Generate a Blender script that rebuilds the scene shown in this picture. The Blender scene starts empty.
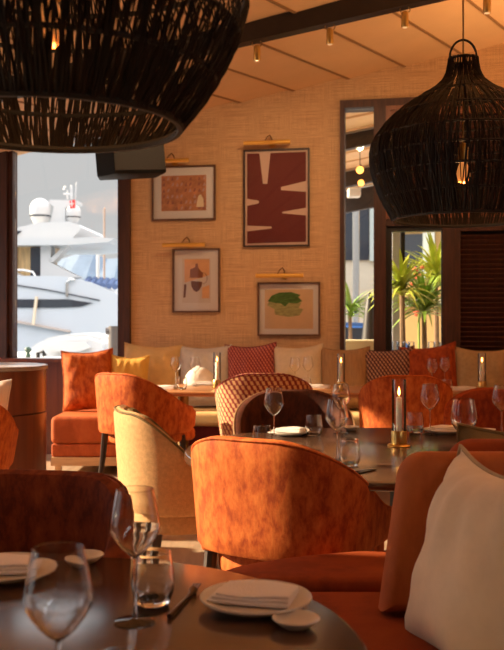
import bpy, bmesh, math, random
from mathutils import Vector, Matrix
R = math.radians; PI = math.pi
random.seed(7)
SC = bpy.context.scene; COL = SC.collection
F, CX, YH, H = 900.0, 252.0, 322.0, 1.28      # focal length in pixels, image centre, horizon, eye height

# ------------------------------------------------------------------ surveying helpers
def T(px, py, z=.75):                          # point of the photo lying on a horizontal plane
    d = F*(H-z)/(py-YH); return ((px-CX)*d/F, d)
def P(px, py, d):                              # point of the photo at a known distance
    return Vector(((px-CX)*d/F, d, H-(py-YH)*d/F))
WA = R(10); W0 = Vector((.35, 8.3, 0)); WU = Vector((math.cos(WA), -math.sin(WA), 0)); WN = Vector((-math.sin(WA), -math.cos(WA), 0))
def W(px, py):                                 # point of the photo on the straw wall -> (u along wall, z)
    k = (px-CX)/F
    Y = (W0.y+math.tan(WA)*W0.x)/(1+math.tan(WA)*k); X = k*Y
    u = (X-W0.x)*WU.x+(Y-W0.y)*WU.y
    return u, H-(py-YH)*Y/F
CZ0, CSL = 3.405, .172
def ceil_z(u): return CZ0+CSL*u
def uv_of(X, Y):
    v = Vector((X, Y, 0))-W0; return v.dot(WU), v.dot(WN)

# ------------------------------------------------------------------ materials
MATS = {}
def nt(name):
    m = bpy.data.materials.new(name); m.use_nodes = True
    n = m.node_tree; b = n.nodes['Principled BSDF']; MATS[name] = m
    return m, n, b
def L(n, a, b): n.links.new(a, b)
def pb(name, col, rough=.5, metal=0, noise=0, nscale=8, stretch=(1,1,1), bump=0, bscale=60, sheen=0, coat=0, spec=None, coord='Object'):
    m, n, b = nt(name)
    b.inputs['Base Color'].default_value = (*col, 1); b.inputs['Roughness'].default_value = rough; b.inputs['Metallic'].default_value = metal
    if spec is not None: b.inputs['Specular IOR Level'].default_value = spec
    if sheen: b.inputs['Sheen Weight'].default_value = sheen; b.inputs['Sheen Roughness'].default_value = .4; b.inputs['Sheen Tint'].default_value = (*[min(1, c*1.6+.1) for c in col], 1)
    if coat: b.inputs['Coat Weight'].default_value = coat; b.inputs['Coat Roughness'].default_value = .12
    tc = n.nodes.new('ShaderNodeTexCoord'); mp = n.nodes.new('ShaderNodeMapping'); mp.inputs['Scale'].default_value = stretch
    L(n, tc.outputs[coord], mp.inputs['Vector'])
    if noise:
        t = n.nodes.new('ShaderNodeTexNoise'); t.inputs['Scale'].default_value = nscale; t.inputs['Detail'].default_value = 6; t.inputs['Roughness'].default_value = .62
        r = n.nodes.new('ShaderNodeValToRGB'); r.color_ramp.elements[0].position = .3; r.color_ramp.elements[1].position = .72
        lo = [c*(1-noise) for c in col]; hi = [min(1, c*(1+noise)) for c in col]
        r.color_ramp.elements[0].color = (*lo, 1); r.color_ramp.elements[1].color = (*hi, 1)
        L(n, mp.outputs[0], t.inputs['Vector']); L(n, t.outputs['Fac'], r.inputs[0]); L(n, r.outputs[0], b.inputs['Base Color'])
    if bump:
        t2 = n.nodes.new('ShaderNodeTexNoise'); t2.inputs['Scale'].default_value = bscale; t2.inputs['Detail'].default_value = 4
        bp = n.nodes.new('ShaderNodeBump'); bp.inputs['Strength'].default_value = bump; bp.inputs['Distance'].default_value = .01
        L(n, mp.outputs[0], t2.inputs['Vector']); L(n, t2.outputs['Fac'], bp.inputs['Height']); L(n, bp.outputs[0], b.inputs['Normal'])
    return m
def velvet(name, lo, mid, hi, nscale=26):
    m, n, b = nt(name)
    b.inputs['Roughness'].default_value = .75; b.inputs['Specular IOR Level'].default_value = .25
    b.inputs['Sheen Weight'].default_value = .5; b.inputs['Sheen Roughness'].default_value = .35; b.inputs['Sheen Tint'].default_value = (*hi, 1)
    tc = n.nodes.new('ShaderNodeTexCoord'); mp = n.nodes.new('ShaderNodeMapping'); mp.inputs['Scale'].default_value = (1, 1, .5)
    L(n, tc.outputs['Object'], mp.inputs[0])
    t = n.nodes.new('ShaderNodeTexNoise'); t.inputs['Scale'].default_value = nscale; t.inputs['Detail'].default_value = 8; t.inputs['Roughness'].default_value = .7; t.inputs['Distortion'].default_value = .15
    r = n.nodes.new('ShaderNodeValToRGB'); e = r.color_ramp.elements
    e[0].position = .38; e[0].color = (*lo, 1); e[1].position = .72; e[1].color = (*hi, 1); x = e.new(.5); x.color = (*mid, 1)
    L(n, mp.outputs[0], t.inputs[0]); L(n, t.outputs['Fac'], r.inputs[0]); L(n, r.outputs[0], b.inputs['Base Color'])
    bp = n.nodes.new('ShaderNodeBump'); bp.inputs['Strength'].default_value = .25; bp.inputs['Distance'].default_value = .006
    L(n, t.outputs['Fac'], bp.inputs['Height']); L(n, bp.outputs[0], b.inputs['Normal'])
    return m
def math_node(n, op, a, b=None):
    x = n.nodes.new('ShaderNodeMath'); x.operation = op
    for i, v in enumerate((a, b)):
        if v is None: continue
        if isinstance(v, (int, float)): x.inputs[i].default_value = v
        else: L(n, v, x.inputs[i])
    return x.outputs[0]
def woven(name, c_dark, c_light, cell=.03, row=.03, fill=.5):
    """slanted stitches in rows that change direction"""
    m, n, b = nt(name); b.inputs['Roughness'].default_value = .9; b.inputs['Sheen Weight'].default_value = .2
    uvn = n.nodes.new('ShaderNodeUVMap'); s = n.nodes.new('ShaderNodeSeparateXYZ'); L(n, uvn.outputs[0], s.inputs[0])
    u = math_node(n, 'MULTIPLY', s.outputs[0], 1/cell); v = math_node(n, 'MULTIPLY', s.outputs[1], 1/row)
    fv = math_node(n, 'FRACT', v); rw = math_node(n, 'FLOOR', v); par = math_node(n, 'MODULO', math_node(n, 'ABSOLUTE', rw), 2.0)
    sgn = math_node(n, 'SUBTRACT', math_node(n, 'MULTIPLY', par, 2.0), 1.0)
    sh = math_node(n, 'MULTIPLY', fv, .28)
    fu = math_node(n, 'FRACT', math_node(n, 'ADD', math_node(n, 'ADD', u, sh), math_node(n, 'ADD', math_node(n, 'MULTIPLY', par, .5), 50.0)))
    a = math_node(n, 'LESS_THAN', fu, fill); c = math_node(n, 'GREATER_THAN', fv, .12)
    k = math_node(n, 'MULTIPLY', a, c)
    mx = n.nodes.new('ShaderNodeMix'); mx.data_type = 'RGBA'; mx.inputs['A'].default_value = (*c_dark, 1); mx.inputs['B'].default_value = (*c_light, 1)
    L(n, k, mx.inputs['Factor']); L(n, mx.outputs['Result'], b.inputs['Base Color'])
    bp = n.nodes.new('ShaderNodeBump'); bp.inputs['Strength'].default_value = .5; bp.inputs['Distance'].default_value = .004
    L(n, k, bp.inputs['Height']); L(n, bp.outputs[0], b.inputs['Normal'])
    return m
def wood(name, lo, hi, rough=.35, scale=3, stretch=(1, 12, 12), coat=0):
    m, n, b = nt(name); b.inputs['Roughness'].default_value = rough
    if coat: b.inputs['Coat Weight'].default_value = coat; b.inputs['Coat Roughness'].default_value = .18
    tc = n.nodes.new('ShaderNodeTexCoord'); mp = n.nodes.new('ShaderNodeMapping'); mp.inputs['Scale'].default_value = stretch
    t = n.nodes.new('ShaderNodeTexNoise'); t.inputs['Scale'].default_value = scale; t.inputs['Detail'].default_value = 6; t.inputs['Distortion'].default_value = .6
    r = n.nodes.new('ShaderNodeValToRGB'); r.color_ramp.elements[0].position = .35; r.color_ramp.elements[1].position = .68
    r.color_ramp.elements[0].color = (*lo, 1); r.color_ramp.elements[1].color = (*hi, 1)
    L(n, tc.outputs['Object'], mp.inputs[0]); L(n, mp.outputs[0], t.inputs[0]); L(n, t.outputs['Fac'], r.inputs[0]); L(n, r.outputs[0], b.inputs['Base Color'])
    return m
def emit(name, col, s):
    m, n, b = nt(name); b.inputs['Base Color'].default_value = (*col, 1); b.inputs['Emission Color'].default_value = (*col, 1); b.inputs['Emission Strength'].default_value = s; return m
def thin_glass(name, refl=1.0, tint=(1, 1, 1)):
    m, n, b = nt(name); n.nodes.remove(b); out = n.nodes['Material Output']
    tr = n.nodes.new('ShaderNodeBsdfTransparent'); tr.inputs[0].default_value = (*tint, 1)
    gl = n.nodes.new('ShaderNodeBsdfGlossy'); gl.inputs['Roughness'].default_value = .02
    fr = n.nodes.new('ShaderNodeFresnel'); fr.inputs['IOR'].default_value = 1.45
    mx = n.nodes.new('ShaderNodeMixShader'); k = math_node(n, 'MULTIPLY', fr.outputs[0], refl)
    L(n, k, mx.inputs[0]); L(n, tr.outputs[0], mx.inputs[1]); L(n, gl.outputs[0], mx.inputs[2]); L(n, mx.outputs[0], out.inputs[0])
    return m
def glass(name):
    m, n, b = nt(name); b.inputs['Base Color'].default_value = (1, 1, 1, 1); b.inputs['Roughness'].default_value = 0; b.inputs['IOR'].default_value = 1.48; b.inputs['Transmission Weight'].default_value = 1
    return m

V_OR = velvet('velvet_orange', (.30, .045, .006), (.48, .10, .015), (.66, .19, .038))
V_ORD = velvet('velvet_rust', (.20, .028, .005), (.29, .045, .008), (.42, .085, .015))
V_BR = velvet('velvet_brown', (.045, .012, .006), (.075, .018, .007), (.12, .03, .01))
V_SEAT = velvet('velvet_terracotta', (.34, .068, .016), (.46, .10, .025), (.58, .15, .04), 4)
V_RED = velvet('velvet_oxblood', (.07, .004, .004), (.10, .006, .005), (.14, .01, .008), 5)
V_OL = velvet('velvet_olive', (.10, .06, .02), (.16, .10, .035), (.23, .15, .06))
V_BANQ = velvet('velvet_sienna', (.18, .026, .004), (.26, .042, .007), (.32, .065, .012), 4)
LINEN = pb('linen_tan', (.50, .285, .12), .9, noise=.18, nscale=60, bump=.3, bscale=240, sheen=.2)
C_GOLD = pb('cushion_gold', (.60, .38, .15), .85, noise=.12, nscale=12, bump=.3, bscale=120, sheen=.3)
C_MUST = pb('cushion_mustard', (.66, .36, .06), .85, noise=.12, nscale=12, bump=.3, bscale=120, sheen=.3)
C_GREY = pb('cushion_grey', (.52, .47, .42), .9, noise=.12, nscale=18, bump=.3, bscale=160)
C_CREAM = pb('cushion_cream', (.60, .48, .34), .9, noise=.1, nscale=14, bump=.3, bscale=140)
C_WHITE = pb('cushion_white', (.80, .74, .66), .9, noise=.06, nscale=10, bump=.2, bscale=120)
C_TAN = pb('cushion_tan', (.34, .19, .09), .9, noise=.2, nscale=22, stretch=(3, 1, .4), bump=.3, bscale=120)
C_BEIGE = pb('cushion_beige', (.76, .65, .50), .85, noise=.08, nscale=9, bump=.35, bscale=9, sheen=.2)
C_KHAKI = pb('cushion_khaki', (.21, .14, .05), .85, noise=.15, nscale=9, bump=.3, bscale=60)
ZIG = woven('woven_red_cream', (.26, .024, .015), (.72, .40, .17), .038, .033, .52)
ZIG_R = woven('woven_crimson', (.18, .010, .014), (.50, .14, .10), .030, .026, .5)
ZIG_D = woven('woven_maroon', (.07, .008, .008), (.40, .22, .14), .034, .028, .45)
TABLE = wood('table_walnut', (.050, .022, .012), (.10, .048, .026), .17, 3, (1, 10, 10))
TABLE.node_tree.nodes['Principled BSDF'].inputs['IOR'].default_value = 2.6
TABLE_O = wood('table_oak', (.34, .14, .05), (.48, .22, .09), .4, 3, (1, 10, 10))
FRAME = wood('frame_mahogany', (.040, .012, .006), (.075, .023, .011), .55, 4, (10, 10, 1))
TRIM = wood('frame_teak', (.17, .055, .022), (.25, .085, .035), .45, 4, (10, 10, 1))
PANEL = wood('panel_mahogany', (.13, .032, .013), (.20, .055, .022), .28, 2, (8, 8, .6), .3)
OAK = wood('rail_oak', (.52, .31, .15), (.66, .42, .22), .5, 4, (1, 10, 10))
LEGW = pb('leg_dark_wood', (.035, .018, .012), .35, noise=.3)
BLACK = pb('black_metal', (.012, .010, .009), .5)
SPK = pb('speaker_black', (.007, .0065, .0065), .6, spec=.2, bump=.2, bscale=300)
BRASS = pb('brass', (.62, .40, .13), .28, 1, noise=.12, nscale=6)
BRASS_S = pb('brass_satin', (.85, .50, .11), .42, .65)
BRONZE = pb('bronze', (.28, .17, .07), .35, 1)
CANE = pb('black_cane', (.014, .009, .0065), .55, spec=.25, noise=.45, nscale=9)
CANE2 = pb('dark_hoop', (.012, .009, .008), .6)
GLASS = glass('table_glass'); PANE = thin_glass('window_glass', .55); PGLASS = thin_glass('picture_glass', .5); CHIM = thin_glass('chimney_glass', .9)
CERAM = pb('ceramic_cream', (.66, .58, .48), .35, noise=.06, nscale=30)
NAP = pb('napkin_linen', (.80, .74, .70), .9, bump=.25, bscale=200)
STEEL = pb('steel', (.62, .60, .57), .22, 1)
STEELD = pb('dark_cutlery', (.12, .08, .05), .3, 1)
WAX = pb('candle_wax', (.86, .78, .64), .5); WAX.node_tree.nodes['Principled BSDF'].inputs['Subsurface Weight'].default_value = .2
FLAME = emit('flame', (1, .42, .08), 14); BULB = emit('warm_bulb', (1, .34, .08), .35); FILAM = emit('globe_bulb', (1, .38, .06), 3)
BEAM = pb('beam_dark', (.022, .013, .010), .55, noise=.3)
STONE = pb('stone_top', (.36, .31, .28), .3, noise=.1)

# straw grasscloth wall
def grasscloth():
    m, n, b = nt('grasscloth'); b.inputs['Roughness'].default_value = .8
    tc = n.nodes.new('ShaderNodeTexCoord'); outs = []
    for st, sc in (((.6, 1, 60), 5), ((55, 1, 1.0), 4), ((4, 1, 90), 3)):
        mp = n.nodes.new('ShaderNodeMapping'); mp.inputs['Scale'].default_value = st
        t = n.nodes.new('ShaderNodeTexNoise'); t.inputs['Scale'].default_value = sc; t.inputs['Detail'].default_value = 3
        L(n, tc.outputs['Object'], mp.inputs[0]); L(n, mp.outputs[0], t.inputs[0]); outs.append(t.outputs['Fac'])
    a = math_node(n, 'ADD', math_node(n, 'MULTIPLY', outs[0], .5), math_node(n, 'MULTIPLY', outs[1], .28)); a = math_node(n, 'ADD', a, math_node(n, 'MULTIPLY', outs[2], .22))
    r = n.nodes.new('ShaderNodeValToRGB'); e = r.color_ramp.elements; e[0].position = .38; e[0].color = (.40, .225, .10, 1); e[1].position = .60; e[1].color = (.74, .47, .25, 1)
    L(n, a, r.inputs[0]); L(n, r.outputs[0], b.inputs['Base Color'])
    bp = n.nodes.new('ShaderNodeBump'); bp.inputs['Strength'].default_value = .3; bp.inputs['Distance'].default_value = .004; L(n, a, bp.inputs['Height']); L(n, bp.outputs[0], b.inputs['Normal'])
    return m
STRAW = grasscloth()
CEIL = pb('ceiling_cloth', (.72, .46, .25), .85, noise=.07, nscale=1.5, bump=.1, bscale=60)
FLOORM = wood('floor_pale', (.32, .22, .145), (.42, .30, .20), .5, 2, (10, 1, 1))
PLASTER = pb('plaster', (.55, .40, .25), .8, noise=.06)

# ------------------------------------------------------------------ mesh helpers
def new(): return bmesh.new()
def box(bm, c, s, M=None, mi=0):
    v = [Vector((c[0]+sx*s[0]/2, c[1]+sy*s[1]/2, c[2]+sz*s[2]/2)) for sx in (-1, 1) for sy in (-1, 1) for sz in (-1, 1)]
    if M: v = [M @ p for p in v]
    q = [bm.verts.new(p) for p in v]
    for f in ((0, 1, 3, 2), (4, 6, 7, 5), (0, 4, 5, 1), (2, 3, 7, 6), (0, 2, 6, 4), (1, 5, 7, 3)):
        bm.faces.new([q[i] for i in f]).material_index = mi
    return q
def rbox(c, s, r=.03, seg=4, bm=None):
    b = bmesh.new(); box(b, c, s); bmesh.ops.recalc_face_normals(b, faces=b.faces)
    bmesh.ops.bevel(b, geom=list(b.edges), offset=r, segments=seg, profile=.6, affect='EDGES')
    if bm is None: return b
    me = bpy.data.meshes.new('tmp'); b.to_mesh(me); bm.from_mesh(me); bpy.data.meshes.remove(me); b.free(); return bm
def prism(bm, pts, z0, z1, bev=0, seg=3, mi=0):
    b = bmesh.new()
    lo = [b.verts.new((x, y, z0)) for x, y in pts]; hi = [b.verts.new((x, y, z1)) for x, y in pts]
    b.faces.new(lo[::-1]); b.faces.new(hi); n = len(pts)
    for i in range(n): b.faces.new((lo[i], lo[(i+1) % n], hi[(i+1) % n], hi[i]))
    bmesh.ops.recalc_face_normals(b, faces=b.faces)
    if bev:
        ed = [e for e in b.edges if abs(e.verts[0].co.z-e.verts[1].co.z) < 1e-6]
        bmesh.ops.bevel(b, geom=ed, offset=bev, segments=seg, profile=.5, affect='EDGES')
    for f in b.faces: f.material_index = mi
    me = bpy.data.meshes.new('tmp'); b.to_mesh(me); bm.from_mesh(me); bpy.data.meshes.remove(me); b.free()
    return bm
def side_prism(bm, pts, y0, y1, mi=0):         # outline in x,z pushed back in y
    lo = [bm.verts.new((x, y0, z)) for x, z in pts]; hi = [bm.verts.new((x, y1, z)) for x, z in pts]; n = len(pts)
    fs = [bm.faces.new(lo), bm.faces.new(hi[::-1])]
    for i in range(n): fs.append(bm.faces.new((lo[i], hi[i], hi[(i+1) % n], lo[(i+1) % n])))
    for f in fs: f.material_index = mi
    bmesh.ops.recalc_face_normals(bm, faces=fs)
def tube(bm, pts, r, n=6, cyc=False, mi=0):
    pts = [Vector(p) for p in pts]; k = len(pts); rs = r if isinstance(r, (list, tuple)) else [r]*k
    rings = []; up = Vector((0, 0, 1))
    for i, p in enumerate(pts):
        a = pts[(i-1) % k] if (cyc or i) else p; b = pts[(i+1) % k] if (cyc or i < k-1) else p
        t = (b-a); t = t.normalized() if t.length > 1e-9 else Vector((0, 0, 1))
        s = t.cross(up) if abs(t.dot(up)) < .95 else t.cross(Vector((0, 1, 0))); s.normalize(); w = t.cross(s)
        rings.append([bm.verts.new(p+(s*math.cos(2*PI*j/n)+w*math.sin(2*PI*j/n))*rs[i]) for j in range(n)])
    for i in range(k if cyc else k-1):
        A, B = rings[i], rings[(i+1) % k]
        for j in range(n): bm.faces.new((A[j], A[(j+1) % n], B[(j+1) % n], B[j])).material_index = mi
    if not cyc:
        bm.faces.new(rings[0][::-1]).material_index = mi; bm.faces.new(rings[-1]).material_index = mi
def lathe(bm, prof, n=32, c=(0, 0, 0), mi=0, wob=None):
    rings = []
    for r, z in prof:
        if r < 1e-5: rings.append([bm.verts.new((c[0], c[1], c[2]+z))])
        else: rings.append([bm.verts.new((c[0]+r*math.cos(2*PI*j/n), c[1]+r*math.sin(2*PI*j/n), c[2]+z)) for j in range(n)])
    for A, B in zip(rings, rings[1:]):
        for j in range(n):
            a, b, d, e = A[j % len(A)], A[(j+1) % len(A)], B[(j+1) % len(B)], B[j % len(B)]
            vs = []
            for v in (a, b, d, e):
                if v not in vs: vs.append(v)
            if len(vs) > 2: bm.faces.new(vs).material_index = mi
def ell(a, b, n=64, c=(0, 0), p=2.0):
    o = []
    for i in range(n):
        t = 2*PI*i/n; x, y = math.cos(t), math.sin(t)
        o.append((c[0]+a*math.copysign(abs(x)**(2/p), x), c[1]+b*math.copysign(abs(y)**(2/p), y)))
    return o
def obj(name, bm, mats, parent=None, smooth=True, sub=0, M=None, fix=True):
    if fix: bmesh.ops.recalc_face_normals(bm, faces=bm.faces)
    me = bpy.data.meshes.new(name); bm.to_mesh(me); bm.free()
    for m in (mats if isinstance(mats, (list, tuple)) else [mats]): me.materials.append(m)
    if smooth:
        for p in me.polygons: p.use_smooth = True
        try: me.set_sharp_from_angle(angle=R(42))
        except Exception: pass
    o = bpy.data.objects.new(name, me); COL.objects.link(o)
    if parent: o.parent = parent
    if sub:
        s = o.modifiers.new('Subdivision', 'SUBSURF'); s.levels = sub; s.render_levels = sub
    if M is not None: o.matrix_local = M
    return o
def tag(o, label, cat, group=None, kind=None):
    o['label'] = label; o['category'] = cat
    if group: o['group'] = group
    if kind: o['kind'] = kind
    return o
def thing(name, label, cat, loc=(0, 0, 0), rz=0, group=None):
    o = bpy.data.objects.new(name, None); COL.objects.link(o); o.location = loc; o.rotation_euler = (0, 0, rz); o.empty_display_size = .1
    return tag(o, label, cat, group)
def dup(root, loc, rz, label, group=None):
    r = root.copy(); COL.objects.link(r); r.location = loc; r.rotation_euler = (0, 0, rz); r['label'] = label
    if group: r['group'] = group
    for ch in list(root.children):
        c = ch.copy(); COL.objects.link(c); c.parent = r
        for g in list(ch.children):
            d = g.copy(); COL.objects.link(d); d.parent = c
    return r
def struct(name, bm, m, smooth=False, M=None, label=None):
    o = obj(name, bm, m, None, smooth, 0, M); o['kind'] = 'structure'
    return o
WM = Matrix.Translation(W0) @ Matrix.Rotation(-WA, 4, 'Z')    # wall frame: x along wall to the right, y away from the room, z up

# ------------------------------------------------------------------ room shell
UL, UR = -4.4, 3.3
wl = W(131, 300)[0]; w13 = W(13, 300)[0]; w118 = W(118, 300)[0]; wr = W(340.4, 250)[0]
zsill = 0.90; zwt = 3.14
bm = new()
box(bm, ((wl+wr)/2, .1, 1.95), (wr-wl, .2, 3.9))                          # papered stretch
box(bm, ((wr+UR)/2, .1, (W(342, 104)[1]+4.0)/2), (UR-wr, .2, 4.0-W(342, 104)[1]))    # above the wooden framing
box(bm, ((UL+wl)/2, .1, (zwt+3.4)/2), (wl-UL, .2, 3.4-zwt))
struct('wall_back', bm, STRAW, M=WM)
bm = new(); box(bm, ((UL+wl)/2, .08, zsill/2), (wl-UL, .16, zsill)); struct('trim_1', bm, PANEL, M=WM)     # panelling below the harbour window
bm = new(); box(bm, ((UL+wl)/2, .02, zsill+.015), (wl-UL, .30, .03)); struct('trim_2', bm, PANEL, M=WM)
# harbour window: posts and pane
def post(bm, u0, u1, z0, z1, y0=-.05, y1=.14): box(bm, ((u0+u1)/2, (y0+y1)/2, (z0+z1)/2), (u1-u0, y1-y0, z1-z0))
win1 = bpy.data.objects.new('window_1', None); COL.objects.link(win1); win1['kind'] = 'structure'; win1.matrix_world = WM
bm = new()
ua, ub = W(118, 300)[0], W(131, 300)[0]
post(bm, ua+.045, ub, zsill, zwt); post(bm, ua, ua+.04, zsill, zwt, -.01, .1)
ua2, ub2 = W(-4, 300)[0], W(13, 300)[0]
post(bm, ua2, ub2-.045, zsill, zwt); post(bm, ub2-.04, ub2, zsill, zwt, -.01, .1)
post(bm, UL, UL+.12, zsill, zwt); post(bm, UL, ub, zwt-.1, zwt, -.049, .139)
obj('window_frame', bm, FRAME, win1, False)
bm = new(); box(bm, ((w13+w118)/2, .05, (zsill+zwt)/2), (w118-w13-.002, .008, zwt-zsill-.2)); obj('pane', bm, PANE, win1, False)
bm = new(); box(bm, ((UL+.12+ua2)/2, .05, (zsill+zwt)/2), (ua2-UL-.13, .008, zwt-zsill-.2)); obj('pane', bm, PANE, win1, False)

# floor, ceiling, other walls
bm = new(); box(bm, (-.2, 3.6, -.05), (7.6, 12.6, .1)); struct('floor', bm, FLOORM)
# ceiling: cloth panels with overlapped seams running obliquely to the wall
cd = Vector((math.sin(R(31)), math.cos(R(31)), 0)); cp = Vector((cd.y, -cd.x, 0))
bm = new()
u460 = W(405, 65)[0]; base = W0+WU*u460
wpan = .47
def cpt(s, t, dz=0):
    q = base+cp*s+cd*t; u = (q-W0).dot(WU); return Vector((q.x, q.y, ceil_z(u)+dz))
for i in range(-9, 9):
    a0, a1 = i*wpan, (i+1)*wpan
    for t0, t1 in ((-11.5, 0), ):
        tl = lambda s: -(s*cp.dot(WN))/cd.dot(WN)          # meets the wall line
        p = [cpt(a0+.009, -11.5, .0), cpt(a1, -11.5, .024), cpt(a1, tl(a1)+.35, .024), cpt(a0+.009, tl(a0)+.35, .0)]
        q = [v+Vector((0, 0, .05)) for v in p]
        vs = [bm.verts.new(v) for v in p+q]
        for f in ((0, 3, 2, 1), (4, 5, 6, 7), (0, 1, 5, 4), (1, 2, 6, 5), (2, 3, 7, 6), (3, 0, 4, 7)): bm.faces.new([vs[k] for k in f])
for i in range(-9, 10):
    a0 = i*wpan
    p = [cpt(a0-.012, -11.5, -.006), cpt(a0+.010, -11.5, -.006), cpt(a0+.010, tl(a0)+.35, -.006), cpt(a0-.012, tl(a0)+.35, -.006)]
    vs = [bm.verts.new(v) for v in p+[v+Vector((0, 0, .03)) for v in p]]
    for f in ((0, 3, 2, 1), (4, 5, 6, 7), (0, 1, 5, 4), (1, 2, 6, 5), (2, 3, 7, 6), (3, 0, 4, 7)): bm.faces.new([vs[k] for k in f]).material_index = 1
geom = list(bm.verts)+list(bm.edges)+list(bm.faces)
bmesh.ops.bisect_plane(bm, geom=geom, plane_co=W0-WN*.19, plane_no=-WN, clear_outer=True)
for co_, no_ in (((-3.86, 0, 0), (-1, 0, 0)), ((3.8, 0, 0), (1, 0, 0)), ((0, -2.8, 0), (0, -1, 0))):
    bmesh.ops.bisect_plane(bm, geom=list(bm.verts)+list(bm.edges)+list(bm.faces), plane_co=co_, plane_no=no_, clear_outer=True)
struct('ceiling', bm, [CEIL, pb('ceiling_piping', (.30, .16, .07), .8)])
bm = new(); side_prism(bm, [(-5, ceil_z(-5)+.11), (4.3, ceil_z(4.3)+.11), (4.3, ceil_z(4.3)+.2), (-5, ceil_z(-5)+.2)], -11.5, .3)
bmesh.ops.transform(bm, matrix=WM, verts=bm.verts)
for co_, no_ in (((-3.86, 0, 0), (-1, 0, 0)), ((3.8, 0, 0), (1, 0, 0)), ((0, -2.8, 0), (0, -1, 0))):
    bmesh.ops.bisect_plane(bm, geom=list(bm.verts)+list(bm.edges)+list(bm.faces), plane_co=co_, plane_no=no_, clear_outer=True)
struct('sky_block_slab', bm, BEAM)  # unseen slab added so no sky light leaks through the panel gaps
bm = new(); box(bm, (3.72, 3, 2.1), (.16, 12, 4.2)); struct('wall_right', bm, PLASTER)
bm = new(); box(bm, (.2, -2.7, 1.9), (7.6, .2, 4.0)); struct('wall_front', bm, PLASTER)
# left wall: a glazed front out of frame, its wide posts placed to shape the low sun
bm = new()
def lw(y0, y1, z0=0, z1=2.95): box(bm, (-3.75, (y0+y1)/2, (z0+z1)/2), (.2, y1-y0, z1-z0))
lw(-2.6, .7); lw(2.5, 3.48); lw(4.95, 5.25); lw(6.35, 6.65); lw(8.6, 9.1)
lw(-2.6, 9.1, 0, .35); lw(-2.6, 9.1, 2.72, 3.1)
struct('wall_left', bm, PANEL)
bm = new(); side_prism(bm, [(-3.86, 2.78), (-5.35, 2.60), (-5.35, 2.65), (-3.86, 2.83)], -2.6, 2.95); struct('side_sun_block', bm, CEIL)     # unseen slab added to keep the low sun off the nearest tables

# beam with hanging brass spots
d1 = 6.4
b0 = P(240, 43, d1); ub_, vb = uv_of(b0.x, b0.y)
bm = new()
zb0 = b0.z
for ua3, ub3 in ((-4.2, 3.35), ):
    pts = [(ua3, zb0+(ua3-ub_)*CSL), (ub3, zb0+(ub3-ub_)*CSL), (ub3, zb0+(ub3-ub_)*CSL+.14), (ua3, zb0+(ua3-ub_)*CSL+.14)]
    side_prism(bm, pts, -vb, -vb+.10)
struct('trim_3', bm, BEAM, M=WM)
def spot_head(px, first=None):
    k = (px-CX)/F
    # where the viewing column meets the beam line
    lo, hi = 3.0, 9.0
    for _ in range(60):
        m_ = (lo+hi)/2
        if uv_of(k*m_, m_)[1] > vb-.05: lo = m_
        else: hi = m_
    X, Y = k*lo, lo; u = uv_of(X, Y)[0]; z = zb0+(u-ub_)*CSL
    return Vector((X, Y, z))
s0 = spot_head(257)
sp = thing('spotlight', 'small brass spotlight hanging from the dark beam, nearest the big black lampshade', 'spotlight', s0, 0, 'brass spots on the ceiling beam')
bm = new(); lathe(bm, [(0, -.115), (.017, -.115), (.02, -.11), (.02, -.03), (.012, -.022), (0, -.022)], 16); obj('lamp_body', bm, BRASS, sp)
bm = new(); tube(bm, [(.028*math.cos(t), 0, -.012+.022*math.sin(t)) for t in [R(a) for a in range(-120, 240, 20)]], .0035, 5); obj('hook', bm, BRONZE, sp)
bm = new(); lathe(bm, [(0, -.1165), (.014, -.1165), (.014, -.1155), (0, -.1155)], 14); obj('lens', bm, emit('spot_lens', (1, .75, .45), .25), sp)
sp.scale = (1.25, 1.25, 1.2)
dup(sp, spot_head(330), 0, 'small brass spotlight hanging from the dark beam above the maroon picture')
dup(sp, spot_head(405), 0, 'small brass spotlight at the high end of the dark beam, left of the lamp cord')
dup(sp, P(487, -8, 5.9), 0, 'small brass spotlight cut by the top edge, right of the lamp cord')

# loudspeaker in the corner
sc_ = P(129, 158, 7.75)
spk = thing('loudspeaker', 'black wedge loudspeaker fixed high in the corner above the harbour window', 'speaker', sc_, R(16))
bm = new(); prism(bm, [(-.25, .16), (.25, .16), (.29, -.12), (-.16, -.20), (-.29, -.04)], -.16, .16, .012, 2); obj('cabinet', bm, SPK, spk, M=Matrix.Rotation(R(-5), 4, 'Y'))
bm = new(); prism(bm, [(-.155, -.2), (.285, -.122), (.2855, -.128), (-.156, -.207)], -.13, .13); obj('grille', bm, BLACK, spk, M=Matrix.Rotation(R(-5), 4, 'Y'))
bm = new(); box(bm, (0, .30, .02), (.06, .34, .05)); obj('bracket', bm, BLACK, spk, False)

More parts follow.
